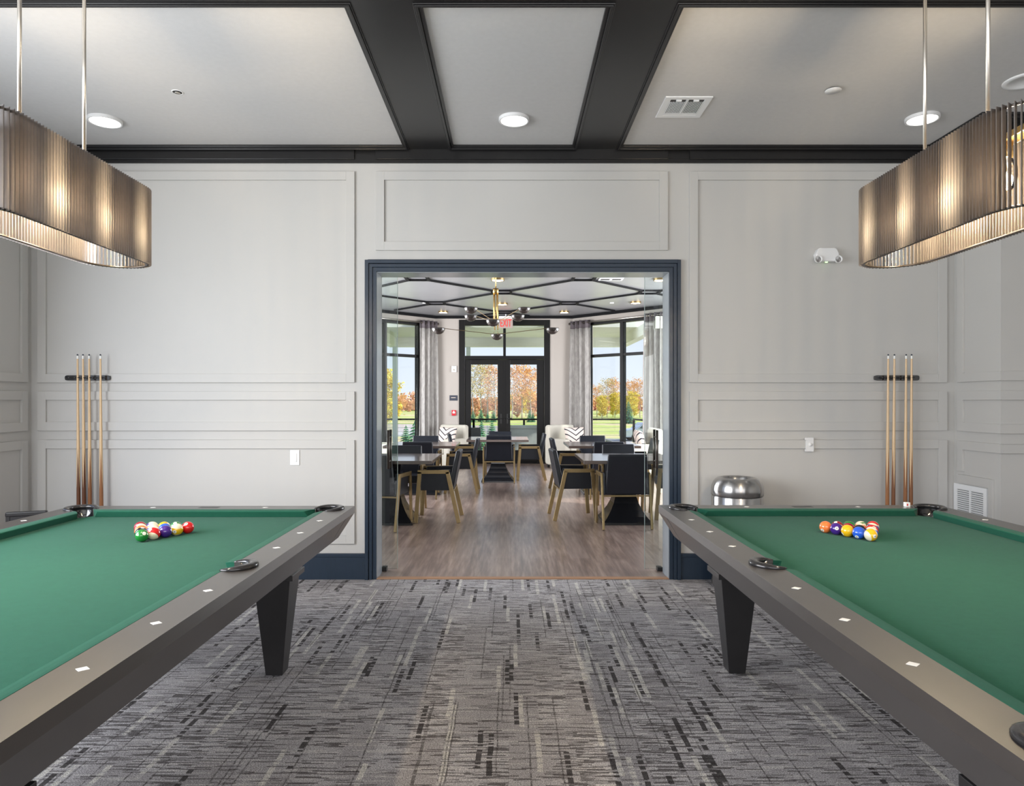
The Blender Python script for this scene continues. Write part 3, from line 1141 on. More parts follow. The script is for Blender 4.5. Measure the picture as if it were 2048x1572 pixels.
# emergency light
t = thing('emergency_light', 'white twin head emergency light high on the right grey panel', 'light', (2.476, YW, 2.535))
mb = MB().prism([(-0.093, 0.018), (-0.072, -0.040), (0.072, -0.040), (0.093, 0.018), (0.072, 0.060), (0.055, 0.066), (-0.055, 0.066), (-0.072, 0.060)], -0.058, 0, 'y')
mb.build('housing', M['white'], t, bevel=0.008, seg=3)
for s_ in (-1, 1):
    hd = MB().lathe([(0.0001, 0.0), (0.024, 0.0), (0.029, -0.030), (0.027, -0.030), (0.021, -0.012)], 24, (s_ * 0.078, -0.045, -0.026), axis='y').build('lamp_head', M['white'], t)
    MB().lathe([(0.0001, -0.016), (0.024, -0.018)], 20, (s_ * 0.078, -0.045, -0.026), axis='y').build('reflector', M['chrome'], hd)
MB().box(-0.008, 0.008, -0.040, -0.028, -0.046, -0.040).build('indicator', mat('green_indicator', (0.4, 1, 0.3), 0.4, emit=(0.5, 1.0, 0.35), estr=2.5), t)

# switches
t = thing('light_switch', 'white wall switch plate on the lower left grey panel', 'switch', (-1.700, YW, 0.958))
MB().box(-0.037, 0.037, -0.007, 0, -0.060, 0.060).build('plate', M['white'], t, bevel=0.002)
MB().box(-0.016, 0.016, -0.011, -0.006, -0.034, 0.034).build('rocker', M['white'], t, bevel=0.002)
t = thing('wall_controller', 'small white wall controller on the right panel rail above the bin', 'thermostat', (2.345, YW - 0.018, 1.062))
mb = MB().box(-0.034, 0.034, -0.012, 0, 0.036, 0.055).box(-0.034, 0.034, -0.012, 0, -0.055, -0.036).box(-0.026, 0.034, -0.012, 0, -0.036, 0.036)
mb.build('housing', M['white'], t, bevel=0.002)
MB().lathe([(0.0001, -0.022), (0.013, -0.022), (0.015, -0.012)], 20, (0.006, 0, 0), axis='y').build('knob', M['white'], t)

# return air grille on the pier side
t = thing('wall_grille', 'white louvred return air grille low on the pier side', 'vent', (3.5, 5.19, 0.56))
mb = MB()
mb.box(-0.010, 0, -0.185, 0.185, 0.165, 0.20)
mb.box(-0.010, 0, -0.185, 0.185, -0.20, -0.165)
mb.box(-0.010, 0, -0.185, -0.150, -0.165, 0.165)
mb.box(-0.010, 0, 0.150, 0.185, -0.165, 0.165)
mb.box(-0.009, 0, -0.008, 0.008, -0.165, 0.165)
mb.build('frame', M['whitegrille'], t, bevel=0.001)
MB().box(-0.0015, 0, -0.15, 0.15, -0.165, 0.165).build('recess', M['dark'], t)
mb = MB()
for k in range(21):
    z = -0.158 + k * 0.0158
    for a, b in ((-0.15, -0.008), (0.008, 0.15)):
        mb.hexa([(-0.010, a, z), (-0.0015, a, z + 0.007), (-0.0015, b, z + 0.007), (-0.010, b, z)],
                [(-0.010, a, z + 0.003), (-0.0015, a, z + 0.010), (-0.0015, b, z + 0.010), (-0.010, b, z + 0.003)])
mb.build('louvre', M['whitegrille'], t)

# steel bin
t = thing('trash_can', 'round brushed steel bin with domed open lid behind right table', 'bin', (1.705, 5.135, 0))
MB().lathe([(0.0001, 0.002), (0.17, 0.002), (0.175, 0.02), (0.187, 0.03), (0.187, 0.688), (0.183, 0.694)], 48).build('body', M['steel'], t)
MB().lathe([(0.1835, 0.692), (0.1835, 0.700)], 48).build('seam_band', M['black'], t)
MB().lathe([(0.183, 0.698), (0.190, 0.700), (0.190, 0.740), (0.187, 0.765), (0.176, 0.795), (0.158, 0.817), (0.140, 0.828), (0.128, 0.830), (0.118, 0.822), (0.110, 0.800), (0.106, 0.770)], 48).build('domed_lid', M['steel'], t)
MB().lathe([(0.0001, 0.72), (0.106, 0.72), (0.106, 0.775)], 32).build('liner', M['dark'], t)


# ------------------------------------------------------------------ cue racks and cues
def cue_rack(label, xc, slots, z=1.585):
    t = thing('cue_rack', label, 'cue rack', (xc, YW, z), 0, 'wall cue racks')
    mb = MB()
    mb.extr([[(-0.160, -0.020), (-0.172, -0.016), (-0.176, 0.0), (-0.172, 0.016), (-0.160, 0.020), (0.160, 0.020), (0.172, 0.016), (0.176, 0.0), (0.172, -0.016), (0.160, -0.020)]], 0, 0.022)
    mb.v = [(a, -0.019 - c, b) for a, b, c in mb.v]
    mb.build('backboard', M['pocket'], t, bevel=0.002)
    for x in slots:
        c = MB()
        for s_ in (-1, 1):
            c.tube([(x + s_ * 0.013, -0.040, 0), (x + s_ * 0.014, -0.055, 0), (x + s_ * 0.012, -0.070, 0), (x + s_ * 0.0085, -0.079, 0), (x + s_ * 0.012, -0.086, 0)], 0.003, 8)
        c.box(x - 0.014, x + 0.014, -0.044, -0.038, -0.010, 0.010)
        c.build('clip', M['legblack'], t)
    s_ = thing('cue_shelf', label.replace('wall cue rack', 'floor end shelf holding the cue butts'), 'shelf', (xc, YW, 0), 0, 'cue butt shelves')
    MB().box(-0.172, 0.172, -0.10, -0.019, 0.268, 0.290).build('shelf_board', M['legblack'], s_, bevel=0.003)
    MB().box(-0.172, 0.172, -0.019, -0.001, 0.25, 0.32).build('shelf_back', M['legblack'], s_, bevel=0.002)
    return t


SL = [-0.125, -0.078, -0.031, 0.016, 0.063, 0.110]
cue_rack('black wall cue rack by the left corner', -3.315, [v - 0.000 for v in (-0.128, -0.080, -0.033, 0.013, 0.058, 0.106)])
cue_rack('black wall cue rack right of the steel bin', 3.027, [-0.125, -0.078, -0.037, 0.010, 0.057, 0.101])
prof = [(0.0001, 0), (0.0145, 0), (0.0150, 0.01), (0.0145, 0.30), (0.0125, 0.62), (0.0098, 0.95), (0.0070, 1.36), (0.0063, 1.462), (0.0062, 1.470), (0.003, 1.474), (0.0001, 1.4745)]
cue0 = None
LAB = 'wooden pool cue in the %s rack, %s'
spots = [(157.8, 155.0, 'left', 'leftmost of the four'), (168.8, 166.0, 'left', 'second of four from the left'),
         (180.3, 178.3, 'left', 'third of four from the left'), (203.2, 200.8, 'left', 'standing apart beside the empty slot'),
         (1774, 1776.5, 'right', 'leftmost of its four'), (1786, 1788.8, 'right', 'second of its four from the left'),
         (1810, 1812.3, 'right', 'third of its four, behind the chalk cube'), (1821.5, 1823.3, 'right', 'rightmost of its four')]
for (xb, xt, side, ps) in spots:
    yc = YW - 0.078
    k = 1365 / yc
    X0, X1 = (xb - 1021) / k, (xt - 1021) / k
    if cue0 is None:
        cue0 = MB().lathe(prof, 16).build('pool_cue', M['cue'])
        c = cue0
    else:
        c = cue0.copy()
        COL.objects.link(c)
    c.location = (X0, yc, 0.315 if xb < 1000 else 0.315)
    c.rotation_mode = 'ZYX'
    c.rotation_euler = (0, atan2(X1 - X0, 1.47), R.uniform(0, 6))
    tag(c, LAB % (side, ps), 'pool cue', 'cues standing in the wall racks')
    c.location.z = 0.292 + 0.002


# ------------------------------------------------------------------ pool tables
HB = 0.76        # bed height
WO, WI, WN = 0.808, 0.683, 0.635
LO, LI, LN = 1.443, 1.318, 1.270
CR, CS = 0.066, 0.060
CX, CY = WI + 0.004, LI + 0.004
SX = WI + 0.017


def arc(cx, cy, r, a0, a1, n=10):
    return [(cx + r * cos(a0 + (a1 - a0) * i / n), cy + r * sin(a0 + (a1 - a0) * i / n)) for i in range(n + 1)]


def table_loop(outward):
    """inner wood line with pocket notches (outward) or the bed outline (inward), CCW"""
    ac = math.acos((WI - CX) / CR)            # about 93.5 deg
    asd = math.acos((WI - SX) / CS)
    pts = []
    for (sx, sy) in ((1, -1), (1, 1), (-1, 1), (-1, -1)):
        pass
    # right side going up
    if outward:
        side = arc(SX, 0, CS, -asd, asd)
        corner = arc(CX, CY, CR, -ac, pi / 2 + ac)
    else:
        side = arc(SX, 0, CS, -asd, -(2 * pi - asd))
        corner = arc(CX, CY, CR, -ac, -(2 * pi - (pi / 2 + ac)))
    q1 = side[len(side) // 2:] + corner       # from the middle of the side pocket to the top edge
    q1 = q1 + []
    q2 = [(-x, y) for x, y in reversed(q1)]
    half = q1 + q2
    low = [(-x, -y) for x, y in half]
    return half[:-1] + low[:-1] if False else half + low[1:-1]


def round_rect(w, l, r, n=5):
    return arc(w - r, -l + r, r, -pi / 2, 0, n) + arc(w - r, l - r, r, 0, pi / 2, n) + arc(-w + r, l - r, r, pi / 2, pi, n) + arc(-w + r, -l + r, r, pi, 1.5 * pi, n)


def pool_table(label, xc, yc):
    t = thing('pool_table', label, 'pool table', (xc, yc, 0), 0, 'pool tables')
    # wooden rails
    mb = MB()
    mb.extr([round_rect(WO, LO, 0.006), table_loop(True)[::-1]], HB + 0.0, 0.80)
    mb.build('rail', M['rail'], t, bevel=0.003)
    # cabinet sloping in under the rails, plus its corner posts
    def slope(x0, l0, z0, x1, l1, z1, mb):
        a = [(-x0, -l0, z0), (x0, -l0, z0), (x0, l0, z0), (-x0, l0, z0)]
        b = [(-x1, -l1, z1), (x1, -l1, z1), (x1, l1, z1), (-x1, l1, z1)]
        mb.hexa(a, b)
    mb = MB()
    x0, l0, x1, l1 = WO - 0.075, LO - 0.075, WO - 0.003, LO - 0.003
    th = 0.018
    def shell(m_, xs0, ls0, xs1, ls1, z0, z1, t_):
        o0 = [(-xs0, -ls0), (xs0, -ls0), (xs0, ls0), (-xs0, ls0)]
        o1 = [(-xs1, -ls1), (xs1, -ls1), (xs1, ls1), (-xs1, ls1)]
        i0 = [(sx_ * (xs0 - t_), sy_ * (ls0 - t_)) for sx_, sy_ in ((-1, -1), (1, -1), (1, 1), (-1, 1))]
        i1 = [(sx_ * (xs1 - t_), sy_ * (ls1 - t_)) for sx_, sy_ in ((-1, -1), (1, -1), (1, 1), (-1, 1))]
        vs_ = [(*p, z0) for p in o0] + [(*p, z1) for p in o1] + [(*p, z0) for p in i0] + [(*p, z1) for p in i1]
        fs_ = []
        for q in range(4):
            w_ = (q + 1) % 4
            fs_ += [(q, w_, w_ + 4, q + 4), (q + 8, q + 12, w_ + 12, w_ + 8), (q, q + 8, w_ + 8, w_), (q + 4, w_ + 4, w_ + 12, q + 12)]
        m_.add(vs_, fs_)
    shell(mb, x0, l0, x1, l1, 0.632, HB, th)
    mb.box(-x0 + th, x0 - th, -l0 + th, l0 - th, 0.632, 0.640)
    mb.build('cabinet', M['rail'], t)
    for sx in (-1, 1):
        for sy in (-1, 1):
            m2 = MB()
            e_, cw, tk = 0.0014, 0.20, 0.003
            X0, X1, Y0, Y1 = x0 + e_, x1 + e_, l0 + e_, l1 + e_
            za, zb = 0.6335, HB - 0.001
            m2.hexa([(sx * X0, sy * Y0, za), (sx * X0, sy * (Y0 - cw + 0.04), za), (sx * (X0 - tk), sy * (Y0 - cw + 0.04), za), (sx * (X0 - tk), sy * Y0, za)],
                    [(sx * X1, sy * Y1, zb), (sx * X1, sy * (Y1 - cw), zb), (sx * (X1 - tk), sy * (Y1 - cw), zb), (sx * (X1 - tk), sy * Y1, zb)])
            m2.hexa([(sx * X0, sy * Y0, za), (sx * (X0 - cw + 0.04), sy * Y0, za), (sx * (X0 - cw + 0.04), sy * (Y0 - tk), za), (sx * X0, sy * (Y0 - tk), za)],
                    [(sx * X1, sy * Y1, zb), (sx * (X1 - cw), sy * Y1, zb), (sx * (X1 - cw), sy * (Y1 - tk), zb), (sx * X1, sy * (Y1 - tk), zb)])
            m2.build('corner_block', M['rail'], t)
    MB().box(-0.56, 0.56, -1.06, 1.06, 0.530, 0.634).build('underframe', M['legblack'], t)
    # bed cloth
    MB().extr([table_loop(False)], HB - 0.004, HB + 0.0015).build('bed_cloth', M['felt'], t)
    # cushions
    def cushion(p0, p1, nx, ny, c0, c1):
        """along p0->p1 (wood line), nose towards (nx, ny); c0, c1 cut back at nose"""
        p0, p1 = Vector((*p0, 0)), Vector((*p1, 0))
        d_ = (p1 - p0).normalized()
        n_ = Vector((nx, ny, 0))
        prof_ = [(0.0, 0.8005), (0.012, 0.8005), (0.030, 0.799), (0.044, 0.7965), (0.048, 0.7945), (0.047, 0.791), (0.040, 0.776), (0.034, 0.7615), (0.0, 0.7615)]
        m_ = MB()
        n = len(prof_)
        vs = []
        for (p, sgn, c) in ((p0, 1, c0), (p1, -1, c1)):
            for (u, z) in prof_:
                q = p + n_ * u + d_ * (sgn * c * (u / 0.048) ** 1.6)
                vs.append((q.x, q.y, z))
        fs = [tuple(range(n)), tuple(range(2 * n - 1, n - 1, -1))]
        for i in range(n):
            j = (i + 1) % n
            fs.append((i, i + n, j + n, j))
        m_.add(vs, fs)
        return m_.build('cushion', M['felt'], t, bevel=0.0015)
    ys0, ys1 = 0.060, LI - 0.066
    for sx in (-1, 1):
        cushion((sx * WI, ys0), (sx * WI, ys1), -sx, 0, 0.018, 0.048)
        cushion((sx * WI, -ys1), (sx * WI, -ys0), -sx, 0, 0.048, 0.018)
    for sy in (-1, 1):
        cushion((-(WI - 0.066), sy * LI), (WI - 0.066, sy * LI), 0, -sy, 0.048, 0.048)
    # pockets: liner, wall and raised horseshoe
    ac, asd = radians(94), radians(100)
    for sx in (-1, 1):
        for sy in (-1, 0, 1):
            m_ = MB()
            if sy:
                base = atan2(sy, sx)
                c, r, sp = (sx * CX, sy * CY), CR, radians(132)
            else:
                base = 0 if sx > 0 else pi
                c, r, sp = (sx * SX, 0), CS, radians(112)
            # throat wall
            m_.lathe([(r - 0.001, 0.705), (r - 0.001, 0.803), (r - 0.006, 0.803), (r - 0.006, 0.705)], 28, (c[0], c[1], 0), base - sp, base + sp)
            m_.lathe([(0.0001, 0.706), (r - 0.001, 0.705)], 28, (c[0], c[1], 0))
            po = m_.build('pocket', M['pocket'], t)
            # horseshoe rim, thick in the middle and thinning to the tips
            m_ = MB()
            K = 26
            pts, rs = [], []
            for q in range(K + 1):
                a = base - sp * 1.0 + 2 * sp * q / K
                f_ = 1 - abs(q / K * 2 - 1) ** 3
                pts.append((c[0] + (r + 0.006) * cos(a), c[1] + (r + 0.006) * sin(a), 0.801 + 0.004 * f_))
                rs.append(0.006 + 0.013 * f_)
            m_.tube(pts, rs, 12, True, 0.62)
            m_.build('pocket_rim', M['pocketrim'] if True else M['pocket'], po)
    # diamond sights
    def sight(x, y, along):
        a, b = (0.0165, 0.0145) if along else (0.0165, 0.0145)
        MB().extr([[(x - a, y), (x, y - b), (x + a, y), (x, y + b)]], 0.7995, 0.8006).build('sight', M['pearl'], t)
    xs = (WO + WI) / 2
    for sx in (-1, 1):
        for k in (1, 2, 3):
            for s_ in (-1, 1):
                sight(sx * xs, s_ * 0.3175 * k, True)
    for sy in (-1, 1):
        for k in (-1, 0, 1):
            if k == 0 and sy > 0:
                continue
            sight(0.3175 * k, sy * (LO + LI) / 2, False)
    MB().box(-0.055, 0.055, (LO + LI) / 2 - 0.022, (LO + LI) / 2 + 0.022, 0.7995, 0.8006).build('nameplate', M['ink'], t)
    # tapered legs with cap plate
    for sx in (-1, 1):
        for sy in (-1, 1):
            cx, cy = sx * 0.507, sy * (LO - 0.426)
            l_ = MB()
            tw, bw_ = 0.092, 0.042
            ty, by = 0.080, 0.045
            l_.hexa([(cx - bw_, cy - by, 0.012), (cx + bw_, cy - by, 0.012), (cx + bw_, cy + by, 0.012), (cx - bw_, cy + by, 0.012)],
                    [(cx - tw, cy - ty, 0.505), (cx + tw, cy - ty, 0.505), (cx + tw, cy + ty, 0.505), (cx - tw, cy + ty, 0.505)])
            lo = l_.build('leg', M['legblack'], t, bevel=0.002)
            MB().box(cx - 0.112, cx + 0.112, cy - 0.10, cy + 0.10, 0.503, 0.531).build('leg_cap', M['legblack'], lo, bevel=0.002)
            MB().lathe([(0.0001, 0.0), (0.026, 0.0), (0.026, 0.013)], 20, (cx, cy, 0)).build('leveller', M['chrome'], lo)
    return t


TXL, TYL = -1.705, 2.483
TXR, TYR = 1.665, 2.512
pool_table('green cloth pool table with dark rails on the left', TXL, TYL)
pool_table('green cloth pool table with dark rails on the right', TXR, TYR)

# chalk cube on the far rail of the right table
t = thing('chalk_cube', 'small white wrapped chalk cube on the far rail of right table', 'chalk', (2.262, 3.895, 0.8003))
MB().box(-0.0125, 0.0125, -0.0125, 0.0125, 0, 0.025).build('wrapper', M['white'], t, bevel=0.001)
MB().box(-0.007, 0.000, -0.0132, -0.0124, 0.006, 0.018).build('printed_mark', M['red'], t)

# ------------------------------------------------------------------ balls
COLR = {'yellow': (0.80, 0.46, 0.01), 'blue': (0.02, 0.10, 0.62), 'red': (0.62, 0.01, 0.012), 'purple': (0.055, 0.015, 0.22),
        'orange': (0.85, 0.20, 0.05), 'green': (0.015, 0.20, 0.03), 'maroon': (0.30, 0.01, 0.02), 'black': (0.010, 0.010, 0.012)}
NUM = {'yellow': (1, 9), 'blue': (2, 10), 'red': (3, 11), 'purple': (4, 12), 'orange': (5, 13), 'green': (6, 14), 'maroon': (7, 15), 'black': (8, 8)}
BM = {}
BR = 0.028575
ball_mesh = {}


def ball(color, striped, x, y, rot, label, group, num=True):
    key = (color, striped)
    if key not in BM:
        BM[key] = ball_material('%s_%s_ball' % (color, 'striped' if striped else 'solid'), COLR[color], striped)
        mb = MB().sphere((0, 0, 0), BR, 36, 24)
        o = mb.build('pool_ball', BM[key])
        ball_mesh[key] = o.data
    else:
        o = bpy.data.objects.new('pool_ball', ball_mesh[key])
        COL.objects.link(o)
    o.location = (x, y, HB + 0.0015 + BR)
    o.rotation_euler = rot
    tag(o, label, 'ball', group)
    n = NUM[color][1 if striped else 0]
    for s_ in (-1,):
        text_mesh('ball_number', str(n), 0.013 if n < 10 else 0.011, M['ink'], o, (0, s_ * (BR - 0.0002), 0), (pi / 2, 0, 0), 0.0006)
    return o


def rack(xc, ya, rows_, side, group):
    dy = BR * 2 * sin(pi / 3) + 0.0002
    for r_, row in enumerate(rows_):
        for k, (color, striped, rot, lab) in enumerate(row):
            x = xc + (k - (len(row) - 1) / 2) * (2 * BR + 0.0003)
            ball(color, striped, x, ya + r_ * dy, tuple(radians(a) for a in rot), lab, group)


def L_(c, st, pos, side):
    return '%s %s ball %s of the %s rack' % ('striped' if st else 'solid', c, pos, side)


def rowset(spec, side):
    names = {0: ['at the near apex'], 1: ['left in row two', 'right in row two'],
             2: ['left in row three', 'centred in row three', 'right in row three'],
             3: ['left in row four', 'left of centre in row four', 'right of centre in row four', 'right in row four'],
             4: ['at the back left corner', 'next to back left corner', 'in the middle of the back row', 'next to back right corner', 'at the back right corner']}
    return [[(c, st, rot, L_(c, st, names[i][k], side)) for k, (c, st, rot) in enumerate(row)] for i, row in enumerate(spec)]


rack(-1.677, 3.105, rowset([
    [('green', False, (150, 20, 40))],
    [('black', False, (100, 10, 30)), ('red', True, (50, 15, 170))],
    [('orange', False, (160, 0, 30)), ('blue', True, (10, 0, 150)), ('purple', False, (170, 40, 100))],
    [('maroon', True, (20, 10, 60)), ('orange', True, (15, 0, 200)), ('blue', False, (150, 0, 120)), ('yellow', True, (14, 10, 8))],
    [('maroon', False, (150, 0, 20)), ('purple', True, (30, 0, 90)), ('yellow', False, (140, 0, 90)), ('green', True, (60, 0, 190)), ('red', False, (-48, 0, 0))],
], 'left'), 'left', 'racked balls on the left table')
rack(1.647, 3.120, rowset([
    [('yellow', True, (8, 72, 16))],
    [('blue', False, (35, 0, -50)), ('blue', True, (10, 0, 120))],
    [('yellow', False, (150, 0, 90)), ('black', False, (-10, 0, 50)), ('red', False, (-40, 0, 0))],
    [('purple', False, (-14, 0, -22)), ('maroon', False, (150, 0, 90)), ('orange', True, (20, 0, 140)), ('purple', True, (20, 10, 100))],
    [('orange', False, (150, 0, 120)), ('maroon', True, (70, 20, 160)), ('green', False, (130, 0, 90)), ('green', True, (30, 0, 190)), ('red', True, (-14, 55, 20))],
], 'right'), 'right', 'racked balls on the right table')


# ------------------------------------------------------------------ pendant lamps over the tables
def pendant(label, xc, yc=2.55):
    t = thing('pendant_lamp', label, 'pendant lamp', (xc, yc, 0), 0, 'slatted lamps over the pool tables')
    r, hl = 0.14, 0.37
    z0, z1 = 2.000, 2.315

    def path(s_, rr):
        per = 4 * hl + 2 * pi * rr
        s_ = s_ % per
        if s_ < 2 * hl:
            return Vector((rr, -hl + s_, 0)), Vector((1, 0, 0))
        s_ -= 2 * hl
        if s_ < pi * rr:
            a = s_ / rr
            return Vector((rr * cos(a), hl + rr * sin(a), 0)), Vector((cos(a), sin(a), 0))
        s_ -= pi * rr
        if s_ < 2 * hl:
            return Vector((-rr, hl - s_, 0)), Vector((-1, 0, 0))
        s_ -= 2 * hl
        a = pi + s_ / rr
        return Vector((rr * cos(a), -hl + rr * sin(a), 0)), Vector((cos(a), sin(a), 0))
    per = 4 * hl + 2 * pi * r
    N = 150
    mb = MB()
    for i in range(N):
        p, n = path(per * i / N, r)
        tg = Vector((-n.y, n.x, 0)) * 0.0011
        a, b = p - n * 0.013, p + n * 0.010
        q = [a - tg, a + tg, b + tg, b - tg]
        mb.hexa([v + Vector((0, 0, z0 - 0.004)) for v in q], [v + Vector((0, 0, z1 + 0.006)) for v in q])
    mb.build('slat_shade', M['fin'], t, fix=False)
    for z, nm in ((z0, 'bottom_ring'), (z1, 'top_ring')):
        m_ = MB()
        pts = []
        for q in range(97):
            p, n = path(per * q / 96, r - 0.010)
            pp = 4 * hl + 2 * pi * (r - 0.010)
            p, n = path(pp * q / 96, r - 0.010)
            pts.append((p.x, p.y, z))
        m_.tube(pts, 0.0045, 8, False)
        m_.build(nm, M['bronze'], t)
    # brass socket bar, hung from the rods
    br = MB()
    br.box(-0.028, 0.028, -hl - 0.02, hl + 0.02, 2.262, 2.285)
    br.build('socket_bar', M['brassbar'], t, bevel=0.003)
    m_ = MB()
    for y in (-0.18, 0.18):
        m_.bar((-r + 0.01, y, z1), (r - 0.01, y, z1), 0.012, 0.008)
    m_.build('cross_strap', M['bronze'], t)
    for y in (-0.18, 0.18):
        MB().tube([(0, y, 2.28), (0, y, 3.38)], 0.0068, 12).build('hanging_rod', M['nickel'], t)
    MB().box(-0.055, 0.055, -0.26, 0.26, 3.366, 3.395).build('canopy', M['nickel'], t, bevel=0.004)
    for y in (-0.27, 0.0, 0.27):
        b_ = MB().lathe([(0.0001, 2.262), (0.018, 2.262), (0.018, 2.215), (0.014, 2.212), (0.0001, 2.212)], 20, (0, y, 0)).build('socket', M['brassbar'], t)
        MB().lathe([(0.013, 2.213), (0.022, 2.200), (0.030, 2.180), (0.031, 2.150), (0.026, 2.120), (0.014, 2.105), (0.0001, 2.101)], 24, (0, y, 0)).build('bulb', M['bulbglass'], b_)
        f_ = MB()
        for q in range(4):
            a = q * pi / 2 + 0.4
            f_.tube([(0.008 * cos(a), y + 0.008 * sin(a), 2.200), (0.012 * cos(a), y + 0.012 * sin(a), 2.125)], 0.0035, 6)
        f_.build('filament', M['bulb'], b_)
        ld = bpy.data.lights.new('bulb_light', 'POINT')
        ld.energy = 34
        ld.color = (1.0, 0.84, 0.62)
        ld.shadow_soft_size = 0.022
        lo = bpy.data.objects.new('bulb_light', ld)
        COL.objects.link(lo)
        lo.parent = t
        lo.location = (0, y, 2.155)
    return t


pendant('oval slatted bronze pendant lamp hanging over the left table', -1.705)
pendant('oval slatted bronze pendant lamp hanging over the right table', 1.658)

# ------------------------------------------------------------------ low black furniture behind the left table
t = thing('stool', 'low black stool back just showing behind the left pool table', 'stool', (-3.275, 4.62, 0), radians(20))
MB().box(-0.120, 0.120, -0.018, 0.018, 0.625, 0.657).build('back_rail', M['legblack'], t, bevel=0.008)
MB().box(-0.105, 0.105, -0.008, 0.008, 0.56, 0.627).build('back_panel', M['legblack'], t)
MB().box(-0.13, 0.13, -0.018, 0.26, 0.40, 0.44).build('seat', M['legblack'], t, bevel=0.008)
for x in (-0.105, 0.105):
    MB().box(x - 0.012, x + 0.012, -0.012, 0.012, 0, 0.63).build('leg', M['legblack'], t, bevel=0.002)
    MB().box(x - 0.012, x + 0.012, 0.228, 0.252, 0, 0.41).build('leg', M['legblack'], t, bevel=0.002)


# ================================================================== dining room objects
def dining_chair():
    """front towards +X"""
    t = thing('dining_chair', '', 'chair', (0, 0, 0))
    prof_s = [(0.175, 0.395), (0.160, 0.585), (-0.150, 0.600), (-0.190, 0.375)]
    MB().box(-0.16, 0.185, -0.228, 0.228, 0.375, 0.475).build('seat', M['leather'], t, bevel=0.018, seg=3)
    b_ = MB()
    a = [(-0.135, -0.232, 0.372), (-0.135, 0.232, 0.372), (-0.195, 0.232, 0.372), (-0.195, -0.232, 0.372)]
    c = [(-0.228, -0.215, 0.828), (-0.228, 0.215, 0.828), (-0.282, 0.215, 0.820), (-0.282, -0.215, 0.820)]
    b_.hexa(a, c)
    b_.build('backrest', M['leather'], t, bevel=0.016, seg=3)
    for s_ in (-1, 1):
        m_ = MB().prism([(0.180, 0.372), (0.165, 0.600), (-0.165, 0.612), (-0.190, 0.372)], s_ * 0.226, s_ * 0.252, 'y')
        m_.build('side_panel', M['leather'], t, bevel=0.006)
        y = s_ * 0.266
        MB().bar((0.232, y, 0.0), (0.188, y, 0.588), 0.022, 0.046, (1, 0, 0)).build('leg', M['gold'], t, bevel=0.002)
        MB().bar((-0.262, y, 0.0), (-0.132, y, 0.588), 0.022, 0.046, (1, 0, 0)).build('leg', M['gold'], t, bevel=0.002)
        MB().bar((0.212, y, 0.588), (-0.150, y, 0.588), 0.022, 0.044).build('arm', M['gold'], t, bevel=0.002)
    MB().box(-0.200, -0.182, -0.266, 0.266, 0.352, 0.370).build('stretcher', M['gold'], t, bevel=0.002)
    return t


F = pi / 180
chairs = [
    (-0.86, 8.14, 180, 'black leather brass framed chair at the right side of the left front table'),
    (-1.44, 7.62, 78, 'chair half behind the left sliding glass, pushed to the left front table'),
    (-1.38, 8.72, 270, 'black chair behind the left front table with only its back top showing'),
    (-0.76, 10.62, 180, 'brass framed chair at the right side of the left middle table'),
    (-1.34, 10.02, 92, 'black chair between the two left tables, back to the camera'),
    (-1.42, 11.20, 270, 'black chair behind the left middle table, before the curtain'),
    (-0.20, 11.95, 90, 'chair at the centre table with its back to the camera'),
    (0.36, 12.35, 180, 'brass framed chair at the right side of the centre table'),
    (-0.86, 12.35, 8, 'black chair at the left side of the centre table'),
    (-0.20, 12.85, 270, 'black chair behind the centre table facing the camera'),
    (0.76, 8.28, 4, 'black leather brass framed chair at the left side of the right front table'),
    (0.90, 10.72, 2, 'brass framed chair at the left side of the right middle table'),
    (1.27, 7.70, 92, 'large near chair with its black back to the camera by the right glass'),
    (1.45, 8.95, 270, 'black chair behind the right front table, brown lit back edge'),
    (1.41, 10.02, 90, 'black chair between the two right tables, back to the camera'),
    (1.38, 11.25, 270, 'black chair behind the right middle table, below the window'),
    (1.97, 8.30, 176, 'chair at the right side of right front table, seen through glass'),
    (1.98, 10.55, 180, 'chair at the right side of the right middle table, by the cream armchair'),
]
ch0 = dining_chair()
for i, (x, y, a, lab) in enumerate(chairs):
    c = ch0 if i == 0 else copy_tree(ch0)
    c.location = (x, y, 0)
    c.rotation_euler = (0, 0, a * F)
    tag(c, lab, 'chair', 'black and brass dining chairs')


def dining_table():
    t = thing('dining_table', '', 'table', (0, 0, 0))
    MB().box(-0.53, 0.53, -0.53, 0.53, 0.712, 0.750).build('table_top', M['tabletop'], t, bevel=0.004)
    MB().box(-0.20, 0.20, -0.20, 0.20, 0.690, 0.712).build('mounting_plate', M['tablebase'], t, bevel=0.002)
    prof_ = [(0.285, 0.0), (0.285, 0.022), (0.268, 0.030), (0.225, 0.080), (0.180, 0.150), (0.145, 0.225), (0.120, 0.310), (0.108, 0.42), (0.110, 0.55), (0.125, 0.690)]
    m_ = MB()
    for i in range(len(prof_) - 1):
        (w0, z0), (w1, z1) = prof_[i], prof_[i + 1]
        m_.add([(-w0, -w0, z0), (w0, -w0, z0), (w0, w0, z0), (-w0, w0, z0), (-w1, -w1, z1), (w1, -w1, z1), (w1, w1, z1), (-w1, w1, z1)],
               [(0, 1, 5, 4), (1, 2, 6, 5), (2, 3, 7, 6), (3, 0, 4, 7)])
    m_.build('pedestal', M['tablebase'], t)
    return t


